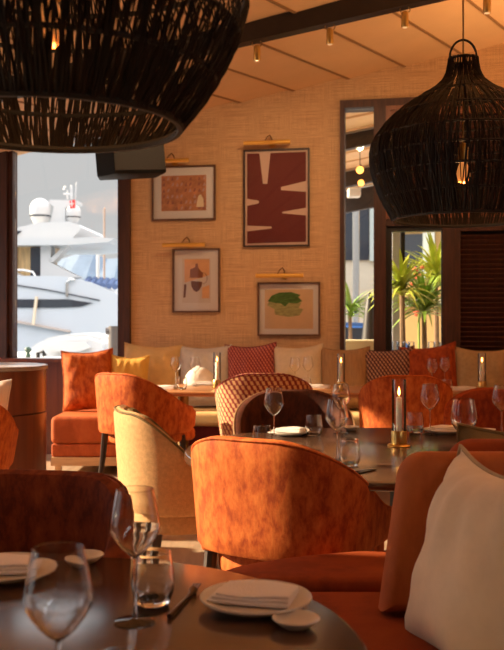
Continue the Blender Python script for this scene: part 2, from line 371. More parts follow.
# ------------------------------------------------------------------ pictures
def picture(name, label, L_, T_, R_, B_, art, mat_w, frame_m, mount_m, lampx, lampy, lamplabel):
    u0, z1 = W(L_, T_); u1, z0 = W(R_, B_); uc, zc = (u0+u1)/2, (z0+z1)/2; w, h = u1-u0, z1-z0
    r = thing(name, label, 'picture', group='framed pictures on the straw wall'); r.matrix_world = WM @ Matrix.Translation((uc, 0, zc))
    fw = .016
    bm = new()
    for sx in (-1, 1): box(bm, (sx*(w/2-fw/2), -.017, 0), (fw, .034, h))
    for sz in (-1, 1): box(bm, (0, -.0169, sz*(h/2-fw/2)), (w-2*fw, .0338, fw))
    box(bm, (0, -.003, 0), (w-.02, .006, h-.02)); obj('frame', bm, frame_m, r, False)
    bm = new(); box(bm, (0, -.010, 0), (w-2*fw, .006, h-2*fw)); obj('mount', bm, mount_m, r, False)
    bm = new(); mats = art(bm, w-2*fw-2*mat_w, h-2*fw-2*mat_w); obj('artwork', bm, mats, r, False, fix=False)
    bm = new(); box(bm, (0, -.024, 0), (w-2*fw, .003, h-2*fw)); obj('glazing', bm, PGLASS, r, False)
    # brass picture light
    (x0, yA), (x1, yB) = lampx, lampy
    ua, za = W(x0, yA); ub, zb = W(x1, yB)
    lr = thing('picture_light', lamplabel, 'picture light', group='brass picture lights on the straw wall'); lr.matrix_world = WM @ Matrix.Translation(((ua+ub)/2, 0, (za+zb)/2))
    ln = ub-ua
    bm = new(); tube(bm, [(-ln/2, -.12, 0), (ln/2, -.12, 0)], .019, 12); obj('shade', bm, BRASS_S, lr)
    bm = new(); tube(bm, [(.03, -.002, .0), (.03, -.03, .05), (.02, -.08, .075), (0, -.115, .05), (-.02, -.12, .015)], .006, 6)
    obj('arm', bm, BRONZE, lr)
    bm = new(); lathe(bm, [(0, 0), (.03, 0), (.03, .012), (0, .012)], 16)
    obj('wall_plate', bm, BRASS, lr, M=Matrix.Translation((.03, 0, 0)) @ Matrix.Rotation(R(90), 4, 'X'))
    return r
def poly(bm, pts, w, h, y, mi):
    f = bm.faces.new([bm.verts.new((x*w-w/2, y, z*h-h/2)) for x, z in pts]); f.material_index = mi
    if f.normal.y > 0 or (f.normal_update() or f.normal.y > 0): f.normal_flip()
A_MAR = pb('ink_maroon', (.15, .022, .018), .8); A_CRM = pb('paper_cream', (.66, .46, .36), .85); A_WHT = pb('paper_white', (.70, .62, .56), .85)
A_PCH = pb('ink_peach', (.78, .44, .22), .85, noise=.12); A_BRN = pb('ink_brown', (.30, .11, .05), .85); A_DBR = pb('ink_dark_brown', (.19, .075, .04), .85)
A_GRN = pb('ink_green', (.09, .19, .04), .85, noise=.6, nscale=22, stretch=(1, 1, 4)); A_LGR = pb('ink_sage', (.42, .40, .17), .85, noise=.35, nscale=20, stretch=(1, 1, 4))
A_TAN = pb('paper_sand', (.72, .50, .30), .85, noise=.05); A_RUST = pb('ink_rust', (.56, .24, .12), .85, noise=.3, nscale=14); A_RUSTD = pb('ink_plum', (.36, .14, .10), .85)
A_LIL = pb('ink_lilac', (.56, .36, .33), .85); A_YEL = pb('ink_cream', (.85, .70, .48), .85)
def art_maroon(bm, w, h):
    poly(bm, [(0, 0), (1, 0), (1, 1), (0, 1)], w, h, -.0135, 0)
    P_ = [(0, 0), (1, .01), (1, .30), (.60, .33), (.60, .345), (1, .385), (1, .56), (.58, .585), (.58, .62), (1, .68), (1, 1), (.40, 1), (.345, .66), (.27, .66), (.21, 1), (0, 1), (0, .50), (.2, .475), (.2, .445), (0, .42), (0, .20), (.42, .185), (.42, .165), (0, .135)]
    poly(bm, P_, w, h, -.0142, 1); return [A_CRM, A_MAR]
def art_pattern(bm, w, h):
    poly(bm, [(0, 0), (1, 0), (1, 1), (0, 1)], w, h, -.0135, 0); rnd = random.Random(3)
    for j in range(6):
        for i in range(10):
            x, z = (i+.5)/10+rnd.uniform(-.01, .01), (j+.5)/6; a = .032; b = .055
            mi = rnd.choice((1, 1, 2, 2, 0))
            if (j+i) % 2: poly(bm, [(x-a, z-b), (x+a, z-b), (x+a*.2, z+b)], w, h, -.0142, mi)
            else: poly(bm, [(x-a, z-b), (x+a*.6, z-b*.6), (x+a, z+b), (x-a*.3, z+b*.6)], w, h, -.0142, mi)
    poly(bm, [(.78, .1), (.95, .1), (.94, .32), (.88, .46), (.83, .42), (.8, .28)], w, h, -.0148, 3)
    return [A_RUST, A_RUSTD, A_LIL, A_YEL]
def art_pot(bm, w, h):
    poly(bm, [(0, 0), (1, 0), (1, 1), (0, 1)], w, h, -.0135, 0)
    poly(bm, [(.08, .45), (.96, .62), (.96, .98), (.08, .98)], w, h, -.0139, 1); poly(bm, [(.70, .1), (.96, .1), (.96, .40), (.70, .34)], w, h, -.0139, 1)
    poly(bm, [(.27, .56), (.72, .56), (.74, .66), (.62, .74), (.56, .80), (.55, .88), (.47, .88), (.46, .80), (.28, .75)], w, h, -.0144, 2)
    poly(bm, [(.31, .49), (.32, .38), (.40, .28), (.5, .24), (.6, .28), (.69, .38), (.71, .47)], w, h, -.0144, 3)
    k = [(.72+.17*math.sin(t), .55+.13*math.cos(t)) for t in [R(a) for a in range(0, 181, 20)]]
    poly(bm, k+[(x*.9+.072, z*.94+.033) for x, z in k[::-1]], w, h, -.0147, 3)
    poly(bm, [(.04, .12), (.12, .12), (.15, .42), (.07, .42)], w, h, -.0144, 3)
    return [A_WHT, A_PCH, A_BRN, A_DBR]
def art_green(bm, w, h):
    poly(bm, [(0, 0), (1, 0), (1, 1), (0, 1)], w, h, -.0135, 0)
    poly(bm, [(.22, .36), (.5, .30), (.72, .34), (.80, .5), (.70, .52), (.76, .66), (.1, .72), (.05, .6), (.2, .5)], w, h, -.0139, 1)
    poly(bm, [(.06, .70), (.2, .66), (.34, .64), (.42, .56), (.5, .66), (.66, .64), (.78, .70), (.7, .80), (.74, .86), (.55, .93), (.3, .92), (.14, .84)], w, h, -.0144, 2)
    poly(bm, [(.2, .40), (.45, .33), (.62, .37), (.64, .46), (.4, .44), (.24, .47)], w, h, -.0146, 1)
    return [A_TAN, A_LGR, A_GRN]
FRD = wood('picture_frame_dark', (.025, .010, .008), (.05, .02, .012), .4); FRM = wood('picture_frame_walnut', (.10, .045, .022), (.16, .075, .04), .4)
PAP = pb('mount_board', (.78, .73, .70), .9)
picture('framed_picture', 'framed print of rows of rust coloured shapes, upper left on the straw wall', 152.5, 167, 216, 220, art_pattern, .075, FRM, PAP, (152, 164), (192, 162), 'brass picture light above the rust patterned print, partly behind the speaker')
picture('framed_picture', 'tall maroon abstract picture with pale pointed wedges in a dark frame', 243.8, 150.5, 309.8, 246.5, art_maroon, .018, FRD, A_CRM, (246, 145.5), (292, 144.5), 'brass picture light above the tall maroon abstract picture')
picture('framed_picture', 'framed drawing of a brown coffee pot and cup on peach, lower left', 173.2, 249, 220.4, 312.5, art_pot, .075, FRM, PAP, (166, 246.5), (208, 245.5), 'brass picture light above the brown coffee pot drawing')
picture('framed_picture', 'framed green brushstroke painting on sand paper, lowest and closest to the cushions', 258, 282.5, 320.4, 336, art_green, .05, FRM, PAP, (258, 276.5), (305, 276), 'brass picture light above the green brushstroke painting')

# ------------------------------------------------------------------ wooden framing on the right
def wz(py, px=360): return W(px, py)[1]
def wu(px): return W(px, 250)[0]
zt = W(342, 104)[1]; ztp = wz(110); zlow = .93; zr0 = wz(230, 415); zr1 = wz(219, 415)
bm = new()
post(bm, wu(340.4), wu(344.6), 0, zt+.02, -.06, .14); post(bm, wu(374), wu(386), 0, zt, -.065, .14)
post(bm, wu(344.6), UR, zt-.05, zt+.02, -.06, .14)
post(bm, wu(386), UR, zr0+.035, zr1, -.055, .14)
post(bm, wu(442.5), wu(454.5), 0, zr0+.035, -.062, .14)
post(bm, wu(344.6), UR, 0, zlow, -.05, .14)
struct('trim_4', bm, FRAME, M=WM)
bm = new()
post(bm, wu(386), wu(390.5), zr1, zt-.05, -.07, .1); post(bm, wu(390.5), UR, zr1, zr1+.035, -.07, .1); post(bm, wu(390.5), UR, zt-.085, zt-.05, -.07, .1)
struct('trim_5', bm, TRIM, M=WM)
win2 = bpy.data.objects.new('window_2', None); COL.objects.link(win2); win2['kind'] = 'structure'; win2.matrix_world = WM
bm = new(); box(bm, ((wu(344.6)+wu(374))/2, .03, (zlow+zt-.05)/2), (wu(374)-wu(344.6)-.002, .008, zt-.05-zlow-.002)); obj('pane', bm, PANE, win2, False)
win3 = bpy.data.objects.new('window_3', None); COL.objects.link(win3); win3['kind'] = 'structure'; win3.matrix_world = WM
bm = new()
post(bm, wu(387), wu(392), zlow, zr0+.035, -.02, .1); post(bm, wu(441.3), wu(442.5), zlow, zr0+.035, -.02, .1); post(bm, wu(392), wu(441.3), zr0-.01, zr0+.035, -.02, .1)
post(bm, wu(386), wu(387), zlow, zr0+.035, -.05, .12); post(bm, wu(392), wu(441.3), zlow, zlow+.06, -.02, .1)
obj('window_frame', bm, BLACK, win3, False)
bm = new(); box(bm, ((wu(392)+wu(441.3))/2, .04, (zlow+.06+zr0-.01)/2), (wu(441.3)-wu(392)-.002, .008, zr0-zlow-.074)); obj('pane', bm, PANE, win3, False)
def louvre(name, label, u0, u1, z0, z1, trim):
    r = thing(name, label, 'shutter'); r.matrix_world = WM @ Matrix.Translation(((u0+u1)/2, 0, z0)); w, h = u1-u0, z1-z0
    bm = new(); fw = .05
    for s in (-1, 1): box(bm, (s*(w/2-fw/2), .0, h/2), (fw, .09, h))
    for z in (fw/2, h-fw/2): box(bm, (0, .0, z), (w-2*fw, .09, fw))
    obj('shutter_frame', bm, trim, r, False)
    bm = new(); z = fw+.02
    while z < h-fw-.02:
        box(bm, (0, 0, 0), (w-2*fw, .012, .055), Matrix.Translation((0, 0, z)) @ Matrix.Rotation(R(38), 4, 'X')); z += .043
    obj('slats', bm, FRAME, r, False)
    bm = new(); box(bm, (0, .09, h/2), (w, .02, h)); obj('back_panel', bm, BLACK, r, False)
louvre('louvred_shutter', 'dark louvred wooden shutter right of the plant window', wu(454.6), UR-.02, zlow, zr0+.03, FRAME)
louvre('louvred_shutter', 'louvred wooden transom panel behind the right hand woven lampshade', wu(390.6), UR-.02, zr1+.036, zt-.086, TRIM)

# ------------------------------------------------------------------ chairs
def sstep(a, b, x):
    t = max(0, min(1, (x-a)/(b-a))); return t*t*(3-2*t)
def u_path(w, dr, arm, p=2.7, n=34, na=7):
    o = []
    for i in range(na): o.append((-w/2+.012*(1-i/na), arm*(1-i/na)))
    for i in range(n+1):
        t = -PI/2+PI*i/n; s, c = math.sin(t), math.cos(t)
        o.append((math.copysign(abs(s)**(2/p), s)*w/2, -abs(c)**(2/p)*dr))
    for i in range(1, na+1): o.append((w/2-.012*i/na, arm*i/na))
    return o
def shell(w=.60, dr=.29, arm=.2, zb=.50, zt=.90, za=.67, th=.05, flare=.10, q0=.13, q1=.95, droop=0):
    path = u_path(w, dr, arm); n = len(path); bm = new(); uvl = bm.loops.layers.uv.new('UVMap')
    s = [0]
    for i in range(1, n): s.append(s[-1]+math.hypot(path[i][0]-path[i-1][0], path[i][1]-path[i-1][1]))
    Lh = s[-1]/2; rings = []; uvs = []; crest = []
    for i, (x, y) in enumerate(path):
        a = path[max(0, i-1)]; b = path[min(n-1, i+1)]; tx, ty = b[0]-a[0], b[1]-a[1]; l = math.hypot(tx, ty); nx, ny = ty/l, -tx/l     # outward
        q = abs(s[i]-Lh)/Lh
        top = zt+(za-zt)*sstep(q0, q1, q); bot = zb
        e = sstep(.90, 1.0, q); mid = (top+bot)/2; top = top-(top-mid)*e*.55; bot = bot+(mid-bot)*e*.35; hth = th/2*(1-.5*e)
        rr = min(hth, .03); H_ = top-bot; k = 6; pr = []
        for j in range(k+1): pr.append((1, bot+.014+(H_-.014-rr)*j/k))
        pr += [(.72, top-rr*.3), (0, top), (-.72, top-rr*.3)]
        for j in range(k+1): pr.append((-1, top-rr-(H_-.014-rr)*j/k))
        pr += [(-.7, bot), (.7, bot)]
        ring = []; uvr = []
        for o, z in pr:
            f = 1+flare*((z-zb)/(zt-zb)-.5)
            ring.append(bm.verts.new((x*f+nx*o*hth, y*f+ny*o*hth, z))); uvr.append((s[i], z+(0 if o >= 0 else .11)))
        rings.append(ring); uvs.append(uvr)
        f = 1+flare*((top-zb)/(zt-zb)-.5); crest.append((x*f+nx*hth*.75, y*f+ny*hth*.75, top-rr*.28))
    m = len(rings[0])
    for i in range(n-1):
        for j in range(m):
            j2 = (j+1) % m; f = bm.faces.new((rings[i][j], rings[i+1][j], rings[i+1][j2], rings[i][j2]))
            for lp, uv in zip(f.loops, (uvs[i][j], uvs[i+1][j], uvs[i+1][j2], uvs[i][j2])): lp[uvl].uv = uv
    bm.faces.new(rings[0]); bm.faces.new(rings[-1][::-1])
    return bm, crest
def build_chair(name, label, loc, rz, mat, seat_m=None, inner=None, pip=None, kind='velvet', group=None, **kw):
    r = thing(name, label, 'chair', loc, rz, group); seat_m = seat_m or mat
    p = dict(w=.60, dr=.29, arm=.20, zb=.50, zt=.90, za=.67, th=.055); p.update(kw)
    bm, crest = shell(**p); obj('backrest', bm, mat, r)
    bm = new(); tube(bm, crest, .005, 6); obj('piping', bm, pip or mat, r)
    if inner:
        q = dict(p); q['w'] -= .075; q['dr'] -= .04; q['arm'] -= .03; q['zt'] -= .012; q['za'] -= .012; q['th'] = .04
        bm, _ = shell(**q); obj('back_lining', bm, inner, r)
    zs = .50 if kind == 'velvet' else .47
    ins = .05
    path = u_path(p['w']-2*ins-.02, p['dr']-ins, p['arm']+.06)
    bm = new(); prism(bm, path, zs-.10, zs, .03, 4); obj('seat', bm, seat_m, r)
    if kind == 'tub':
        bm = new(); prism(bm, u_path(p['w']-.07, p['dr']-.035, p['arm']), p['zb']-.085, p['zb'], .006, 2); obj('skirt', bm, mat, r)
        ztop = p['zb']-.08
    else: ztop = zs-.05
    for sx in (-1, 1):
        for yb, yt in ((-p['dr']*.78, -p['dr']*.62), (p['arm']*.85, p['arm']*.7)):
            bm = new(); x1 = sx*p['w']*.36; x0 = sx*p['w']*.40
            if kind == 'tub': x0 = x1
            top = ztop if yb > 0 or kind == 'tub' or p.get('flare', 0) > .12 else .56
            tube(bm, [(x1, yt, top), (x1*.5+x0*.5, (yt+yb)/2, top/2), (x0, yb*1.06, 0)], [.026, .021, .014], 8); obj('leg', bm, LEGW, r)
    if kind == 'velvet' and mat is not ZIG:
        for sx in (-1, 1):
            bm = rbox((sx*p['w']*.355, -p['dr']*.66, .53), (.062, .062, .10), .016, 3); obj('leg_cuff', bm, seat_m, r)
    return r
GC = 'velvet dining chairs'
main = build_chair('dining_chair', 'orange crushed velvet armchair seen from behind, centre of the photo at the dark table', (.14, 3.22, 0), R(-30), V_OR, arm=.26, q0=.12, q1=.96, za=.62)
tan = build_chair('tub_chair', 'tan linen tub chair with dark olive inside, left of the central orange armchair', (-.285, 4.05, 0), R(-74), LINEN, V_OL, V_OL, V_OL, 'tub', zb=.465, zt=.90, za=.62, w=.56, arm=.2, q0=.25, q1=.88)
build_chair('dining_chair', 'dark rust velvet chair at the lower left, tucked behind the closest table', (-.59, 2.06, 0), R(172), velvet('velvet_chestnut', (.10, .014, .003), (.18, .030, .006), (.28, .06, .012)), zt=.895, w=.54, dr=.27, za=.68, q0=.22)
build_chair('dining_chair', 'orange velvet armchair with lit seat, in front of the left corner sofa', (-.79, 6.62, 0), R(-38), V_OR, zb=.48, arm=.24, zt=.92)
build_chair('dining_chair', 'dark brown velvet chair facing us across the dark oval table', (.225, 4.78, 0), R(180), V_BR, pip=C_TAN)
build_chair('dining_chair', 'red and cream woven patterned chair behind the dark brown chair', (.09, 6.75, 0), R(0), ZIG, V_RED, pip=ZIG, zb=.42, w=.66, zt=.915, flare=.2)
build_chair('dining_chair', 'orange velvet chair with sunlit left edge, behind the brass candle lantern on the oval table', (1.09, 6.42, 0), R(-6), V_OR, zb=.42, zt=.92)
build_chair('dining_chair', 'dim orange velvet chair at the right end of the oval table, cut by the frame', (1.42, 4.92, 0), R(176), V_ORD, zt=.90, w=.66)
build_chair('dining_chair', 'bright orange velvet chair cut by the left edge, beside the curved wooden counter', (-1.65, 5.02, 0), R(0), V_OR, zb=.46, zt=.915, flare=.25)

# ------------------------------------------------------------------ tables
def table(name, label, loc, outline, mat, rz=0, base='pedestal', th=.036):
    r = thing(name, label, 'table', loc, rz)
    bm = new(); prism(bm, outline, .75-th, .75, .010, 3); obj('tabletop', bm, mat, r)
    bm = new(); lathe(bm, [(0, 0), (.27, 0), (.275, .008), (.26, .022), (.06, .035), (.045, .06), (.045, .70), (.12, .714), (0, .714)], 40); obj('pedestal', bm, BRONZE if base == 'brass' else BLACK, r)
    return r
table('round_table', 'round dark walnut table closest to the camera, set with glasses and plates', (-.40, 1.45, 0), ell(.59, .59, 96), TABLE)
table('oval_table', 'large dark walnut oval table in the middle, set with candle and glasses', (.62, 3.75, 0), ell(.90, .77, 96, p=2.15), TABLE)
def sq(w, d, r=.03):
    o = []
    for cx, cy, a in ((w/2-r, d/2-r, 0), (-w/2+r, d/2-r, 90), (-w/2+r, -d/2+r, 180), (w/2-r, -d/2+r, 270)):
        for k in range(5): t = R(a+k*22.5); o.append((cx+r*math.cos(t), cy+r*math.sin(t)))
    return o
t1 = table('bistro_table', 'small orange brown wooden table before the white and gold cushions on the left', (-.55, 7.20, 0), sq(.72, .72), TABLE_O, R(-10), 'brass')
t2 = table('bistro_table', 'small orange brown wooden table before the cream cushion, middle of the bench', (.62, 7.12, 0), sq(.72, .72), TABLE_O, R(-10), 'brass')
t3 = table('bistro_table', 'small wooden table before the tan cushion at the right end of the bench', (1.78, 6.95, 0), sq(.74, .72), TABLE_O, R(-10), 'brass')

# ------------------------------------------------------------------ upholstered benches
b = thing('wall_bench', 'long upholstered bench with oxblood base along the straw wall', 'bench'); b.matrix_world = WM
uA, uB = wu(150), UR-.05
bm = rbox(((uA+uB)/2, -.37, .44), (uB-uA, .62, .12), .035); obj('seat_cushion', bm, C_GOLD, b)
bm = new(); box(bm, ((uA+uB)/2, -.36, .19), (uB-uA-.02, .58, .38)); obj('base', bm, V_RED, b, False)
bm = rbox(((uA+uB)/2, -.075, .64), (uB-uA, .11, .42), .03); obj('backrest', bm, C_TAN, b)

b = thing('corner_sofa', 'terracotta velvet sofa end with oak rail under the harbour window', 'sofa')
x0, x1 = P(50, 400, 7.5).x, -.86; xc = (x0+x1)/2; wd = x1-x0
bm = rbox((xc, 8.02, .375), (wd, 1.02, .23), .05); obj('seat_cushion', bm, V_SEAT, b)
bm = rbox((xc, 8.02, .205), (wd-.01, 1.0, .11), .02); obj('base', bm, V_SEAT, b)
bm = new(); box(bm, (xc, 7.98, .115), (wd-.01, .95, .07)); obj('rail', bm, OAK, b, False)
for px_ in (x0+.06, x1-.06):
    for y_ in (7.55, 8.42):
        bm = new(); box(bm, (px_, y_, .04), (.05, .05, .08)); obj('leg', bm, OAK, b, False)

# double sided banquette at right
b = thing('banquette', 'back to back rust velvet banquette filling the lower right corner', 'sofa')
far_o = [(-.06, 2.53), (-.105, 2.58), (-.11, 2.63), (-.05, 2.70), (.05, 2.77), (.18, 2.83), (.32, 2.875), (.48, 2.90), (.70, 2.91), (1.75, 2.91), (1.75, 2.53)]
bm = new(); prism(bm, far_o, .40, .555, .035, 4); obj('seat_cushion', bm, V_BANQ, b)
near_o = [(.16, 2.515), (.10, 2.47), (.08, 2.35), (.12, 2.1), (.22, 1.92), (.36, 1.80), (.55, 1.72), (1.75, 1.70), (1.75, 2.515)]
bm = new(); prism(bm, near_o, .38, .535, .035, 4); obj('seat_cushion', bm, V_BANQ, b)
bm = new(); prism(bm, [(.0, 2.58), (.3, 2.8), (.7, 2.84), (1.7, 2.84), (1.7, 1.78), (.6, 1.80), (.3, 1.95), (.18, 2.2)], .0, .40); obj('base', bm, V_RED, b)
def backpad(X0, X1, y, z0, z1, th, lean, r=.07):
    w, h = X1-X0, z1-z0
    pts = [(0, 0), (w, 0), (w, h)]+[(r*(1-math.sin(t)), h-r*(1-math.cos(t))) for t in [R(a) for a in range(0, 91, 15)]]
    bm = new(); lo = [(x, z) for x, z in pts]
    bb = bmesh.new(); side_prism(bb, lo, -th/2, th/2)
    bmesh.ops.bevel(bb, geom=[e for e in bb.edges if abs(e.verts[0].co.y-e.verts[1].co.y) < 1e-6], offset=min(.045, th*.4), segments=4, profile=.5, affect='EDGES')
    bmesh.ops.transform(bb, matrix=Matrix.Translation((X0, y, z0)) @ Matrix.Rotation(lean, 4, 'X') @ Matrix.Shear('XZ', 4, (0, 0)), verts=bb.verts)
    for v in bb.verts: v.co.x += .16*max(0, v.co.z-z0)*(1 if v.co.x < X0+.5 else 0)
    return bb
V_BACK = velvet('velvet_copper', (.32, .085, .024), (.42, .12, .035), (.52, .165, .05), 4)
obj('backrest', backpad(.325, 1.72, 2.30, .545, .945, .13, R(-6), .06), V_BACK, b)
obj('backrest', backpad(.47, 1.72, 2.455, .56, .965, .11, R(5), .06), V_BANQ, b)

# ------------------------------------------------------------------ cushions
def pillow_bm(w, h, t, seed=0, n=18, conc=.07, wr=.006):
    rnd = random.Random(seed); ph = [rnd.uniform(0, 6.28) for _ in range(6)]
    bm = new(); uvl = bm.loops.layers.uv.new('UVMap'); edge = {}
    def pos(a, b, s):
        x = a*w/2*(1-conc*(1-b*b)); z = b*h/2*(1-conc*(1-a*a))
        k = ((1-a**4)*(1-b**4)); k = max(0, k)**.62
        k *= 1+.06*math.sin(5*a+ph[0]+2*b)+.06*math.sin(4*b+ph[1]-3*a)
        sag = -.03*h*(1-a*a)*(1 if b > 0 else 0)*b*b
        cr = wr*math.sin(13*(a*b)+7*a+ph[2])*k
        return Vector((x, s*(t/2*k+cr), z+sag+h/2))
    grids = []
    for s in (-1, 1):
        g = []
        for i in range(n+1):
            row = []
            for j in range(n+1):
                a, b_ = -1+2*i/n, -1+2*j/n
                if s == 1 and (i in (0, n) or j in (0, n)): row.append(grids[0][i][j])
                else: row.append(bm.verts.new(pos(a, b_, s)))
            g.append(row)
        grids.append(g)
        for i in range(n):
            for j in range(n):
                q = [(i, j), (i+1, j), (i+1, j+1), (i, j+1)]
                if s == 1: q = q[::-1]
                f = bm.faces.new([g[x][y] for x, y in q])
                for lp, (x, y) in zip(f.loops, q): lp[uvl].uv = (x/n*w, y/n*h)
    loop = [pos(-1+2*i/n, -1, -1) for i in range(n)]+[pos(1, -1+2*i/n, -1) for i in range(n)]+[pos(1-2*i/n, 1, -1) for i in range(n)]+[pos(-1, 1-2*i/n, -1) for i in range(n)]
    return bm, loop
def cushion(label, loc, w, h, t, mat, yaw=0, lean=0, roll=0, pip=None, group=None, seed=1, name='cushion', wr=.006, conc=.07):
    r = thing(name, label, 'cushion', loc, 0, group)
    r.rotation_euler = (Matrix.Rotation(yaw, 3, 'Z') @ Matrix.Rotation(lean, 3, 'X') @ Matrix.Rotation(roll, 3, 'Y')).to_euler()
    bm, loop = pillow_bm(w, h, t, seed, wr=wr, conc=conc); obj('cover', bm, mat, r)
    bm = new(); tube(bm, loop, .006, 6, True); obj('piping', bm, pip or mat, r)
    return r
GB = 'cushions along the wall bench'
def wall_cushion(label, xl, xr, yt, mat, out=.26, t=.17, roll=0, seed=1, z0=.505, yaw=0, pip=None):
    xc = (xl+xr)/2; u = W(xc, 360)[0]*.985; k = WM @ Vector((u, -out, 0))
    w = (xr-xl)*k.y/F*1.06; ztop = H-(yt-YH)*(k.y)/F; h = ztop-z0
    q = (xc-CX)/F; X = q*k.y
    return cushion(label, (X, k.y, z0), w, h*1.03, t, mat, -WA+yaw, R(-9), roll, pip, GB, seed)
wall_cushion('square gold cushion against the straw wall, leftmost on the long bench', 120, 177, 345, C_GOLD, .27, .18, R(2), 2)
wall_cushion('pale grey cushion on the bench below the coffee pot drawing', 180, 231, 346.5, C_GREY, .27, .18, R(-2), 3)
wall_cushion('crimson woven cushion on the bench between the grey and the cream ones', 227, 277, 344.5, ZIG_R, .27, .18, R(-3), 4)
wall_cushion('cream cushion on the bench below the green brushstroke painting', 275, 324, 346, C_CREAM, .27, .18, R(-3), 5)
wall_cushion('brown striped cushion on the bench under the tall narrow window', 321, 369, 348, C_TAN, .27, .18, R(-1), 6)
wall_cushion('maroon and cream woven cushion below the plant window', 367, 417, 348.5, ZIG_D, .27, .18, R(-4), 7)
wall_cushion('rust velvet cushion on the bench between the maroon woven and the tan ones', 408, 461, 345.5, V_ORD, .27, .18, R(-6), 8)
wall_cushion('tan linen cushion at the right end of the bench, under the shutter', 455, 508, 349, pb('cushion_camel', (.36, .24, .12), .9, noise=.15, nscale=30), .27, .18, R(2), 9)
q = P(90, 412, 8.0); cushion('rust orange velvet cushion standing on the sofa under the harbour window', (q.x, 7.98, .49), .46, .56, .17, V_OR, R(8), R(-14), R(-3), seed=11)
q = P(130, 380, 8.15); cushion('small mustard cushion between the rust velvet and the gold one', (q.x, 8.0, .49), .34, .50, .13, C_MUST, R(-4), R(-10), R(1), seed=12)
q = P(199, 368, 7.62)
bm = new(); bmesh.ops.create_uvsphere(bm, u_segments=28, v_segments=18, radius=.115); r_ = thing('ball_cushion', 'round white ball cushion in front of the pale grey cushion', 'cushion', (q.x, 7.72, .63)); obj('cover', bm, C_WHITE, r_, M=Matrix.Translation((0, 0, .13)) @ Matrix.Diagonal((1.15, .9, 1.15, 1)))
# foreground cushions
cushion('big beige cushion with piped edge leaning on the rust banquette, lower right', (.44, 2.02, .49), .45, .50, .18, C_BEIGE, R(-76), R(-17), R(0), pb('piping_beige', (.44, .34, .22), .8), seed=21, wr=.007, conc=.12)
cushion('khaki cushion peeping over the far side of the rust banquette', (.80, 2.68, .56), .46, .425, .20, C_KHAKI, R(0), R(12), R(3), C_KHAKI, seed=22)
cushion('red woven cushion cut by the lower right edge behind the beige one', (.685, 1.90, .535), .42, .40, .16, ZIG, R(-70), R(-14), R(0), seed=23)
cushion('cream cushion at the far left, resting in the bright orange chair', (-1.60, 5.12, .51), .40, .45, .13, C_WHITE, R(-6), R(-8), R(2), seed=24)

# ------------------------------------------------------------------ curved counter at left
c = thing('counter', 'curved mahogany counter with grey top by the left window', 'counter', (-2.04, 6.0, 0))
def stad(a, b, e=0):
    o = [(-a-e, -b-e)]
    for k in range(-90, 91, 10): o.append((a-b+(b+e)*math.cos(R(k)), (b+e)*math.sin(R(k))))
    o.append((-a-e, b+e)); return o
bm = new(); prism(bm, stad(.66, .36), .0, .68, .003, 1); obj('lower_body', bm, PANEL, c)
bm = new(); prism(bm, stad(.66, .36), .684, .965, .003, 1); obj('upper_body', bm, PANEL, c)
bm = new(); prism(bm, stad(.66, .36, .012), .965, .995, .008, 2); obj('worktop', bm, STONE, c)

# ------------------------------------------------------------------ tableware
def wine_glass_parts(root):
    o = [(.0035, .114), (.012, .119), (.024, .130), (.036, .146), (.0435, .159), (.0452, .167), (.0435, .182), (.0385, .208), (.0335, .235)]
    i = [(r-.0012, z+(.0022 if k == 0 else .0012)) for k, (r, z) in enumerate(o)]
    bm = new(); lathe(bm, [(0, .112)]+o+[(o[-1][0]-.0006, .2354)]+[(r, min(z, .2346)) for r, z in i[::-1]]+[(0, .1175)], 36); obj('bowl', bm, GLASS, root)
    bm = new(); lathe(bm, [(0, .006), (.0045, .006), (.0034, .02), (.003, .05), (.0032, .10), (.0042, .113), (0, .113)], 12); obj('stem', bm, GLASS, root)
    bm = new(); lathe(bm, [(0, 0), (.036, 0), (.037, .0015), (.030, .0032), (.012, .0048), (.005, .0065), (0, .0065)], 36); obj('foot', bm, GLASS, root)
def wide_glass_parts(root):
    o = [(.0035, .082), (.016, .088), (.034, .102), (.048, .124), (.0525, .148), (.050, .172), (.0455, .198), (.041, .222)]
    i = [(r-.0012, z+.0015) for r, z in o]
    bm = new(); lathe(bm, [(0, .080)]+o+[(.0404, .2224)]+[(r, min(z, .2216)) for r, z in i[::-1]]+[(0, .0865)], 36); obj('bowl', bm, GLASS, root)
    bm = new(); lathe(bm, [(0, .006), (.0045, .006), (.0034, .02), (.003, .05), (.0042, .081), (0, .081)], 12); obj('stem', bm, GLASS, root)
    bm = new(); lathe(bm, [(0, 0), (.036, 0), (.037, .0015), (.030, .0032), (.012, .0048), (.005, .0065), (0, .0065)], 36); obj('foot', bm, GLASS, root)
def tumbler_bm():
    o = [(.026, 0), (.031, .004), (.039, .024), (.0412, .042), (.039, .066), (.0345, .098)]
    i = [(.0332, .0985), (.0335, .0975), (.0378, .066), (.0398, .042), (.0376, .026), (.028, .012), (0, .010)]
    bm = new(); lathe(bm, [(0, 0)]+o+i, 36); return bm
GW = 'wine glasses'; GT = 'water tumblers'
wg = [None]
def wineglass(px, py, label, z=.75, wide=False, X=None):
    x, y = T(px, py, z) if X is None else X
    if wide:
        r = thing('wine_glass', label, 'glass', (x, y, z), 0, GW); wide_glass_parts(r); return r
    if wg[0] is None:
        wg[0] = thing('wine_glass', label, 'glass', (x, y, z), 0, GW); wine_glass_parts(wg[0]); return wg[0]
    return dup(wg[0], (x, y, z), random.uniform(0, 3), label)
TB = [None]
def tumbler(px, py, label, z=.75, X=None):
    x, y = T(px, py, z) if X is None else X
    if TB[0] is None: TB[0] = tag(obj('tumbler', tumbler_bm(), GLASS), label, 'glass', GT); o = TB[0]
    else: o = TB[0].copy(); COL.objects.link(o); o['label'] = label
    o.location = (x, y, z); return o
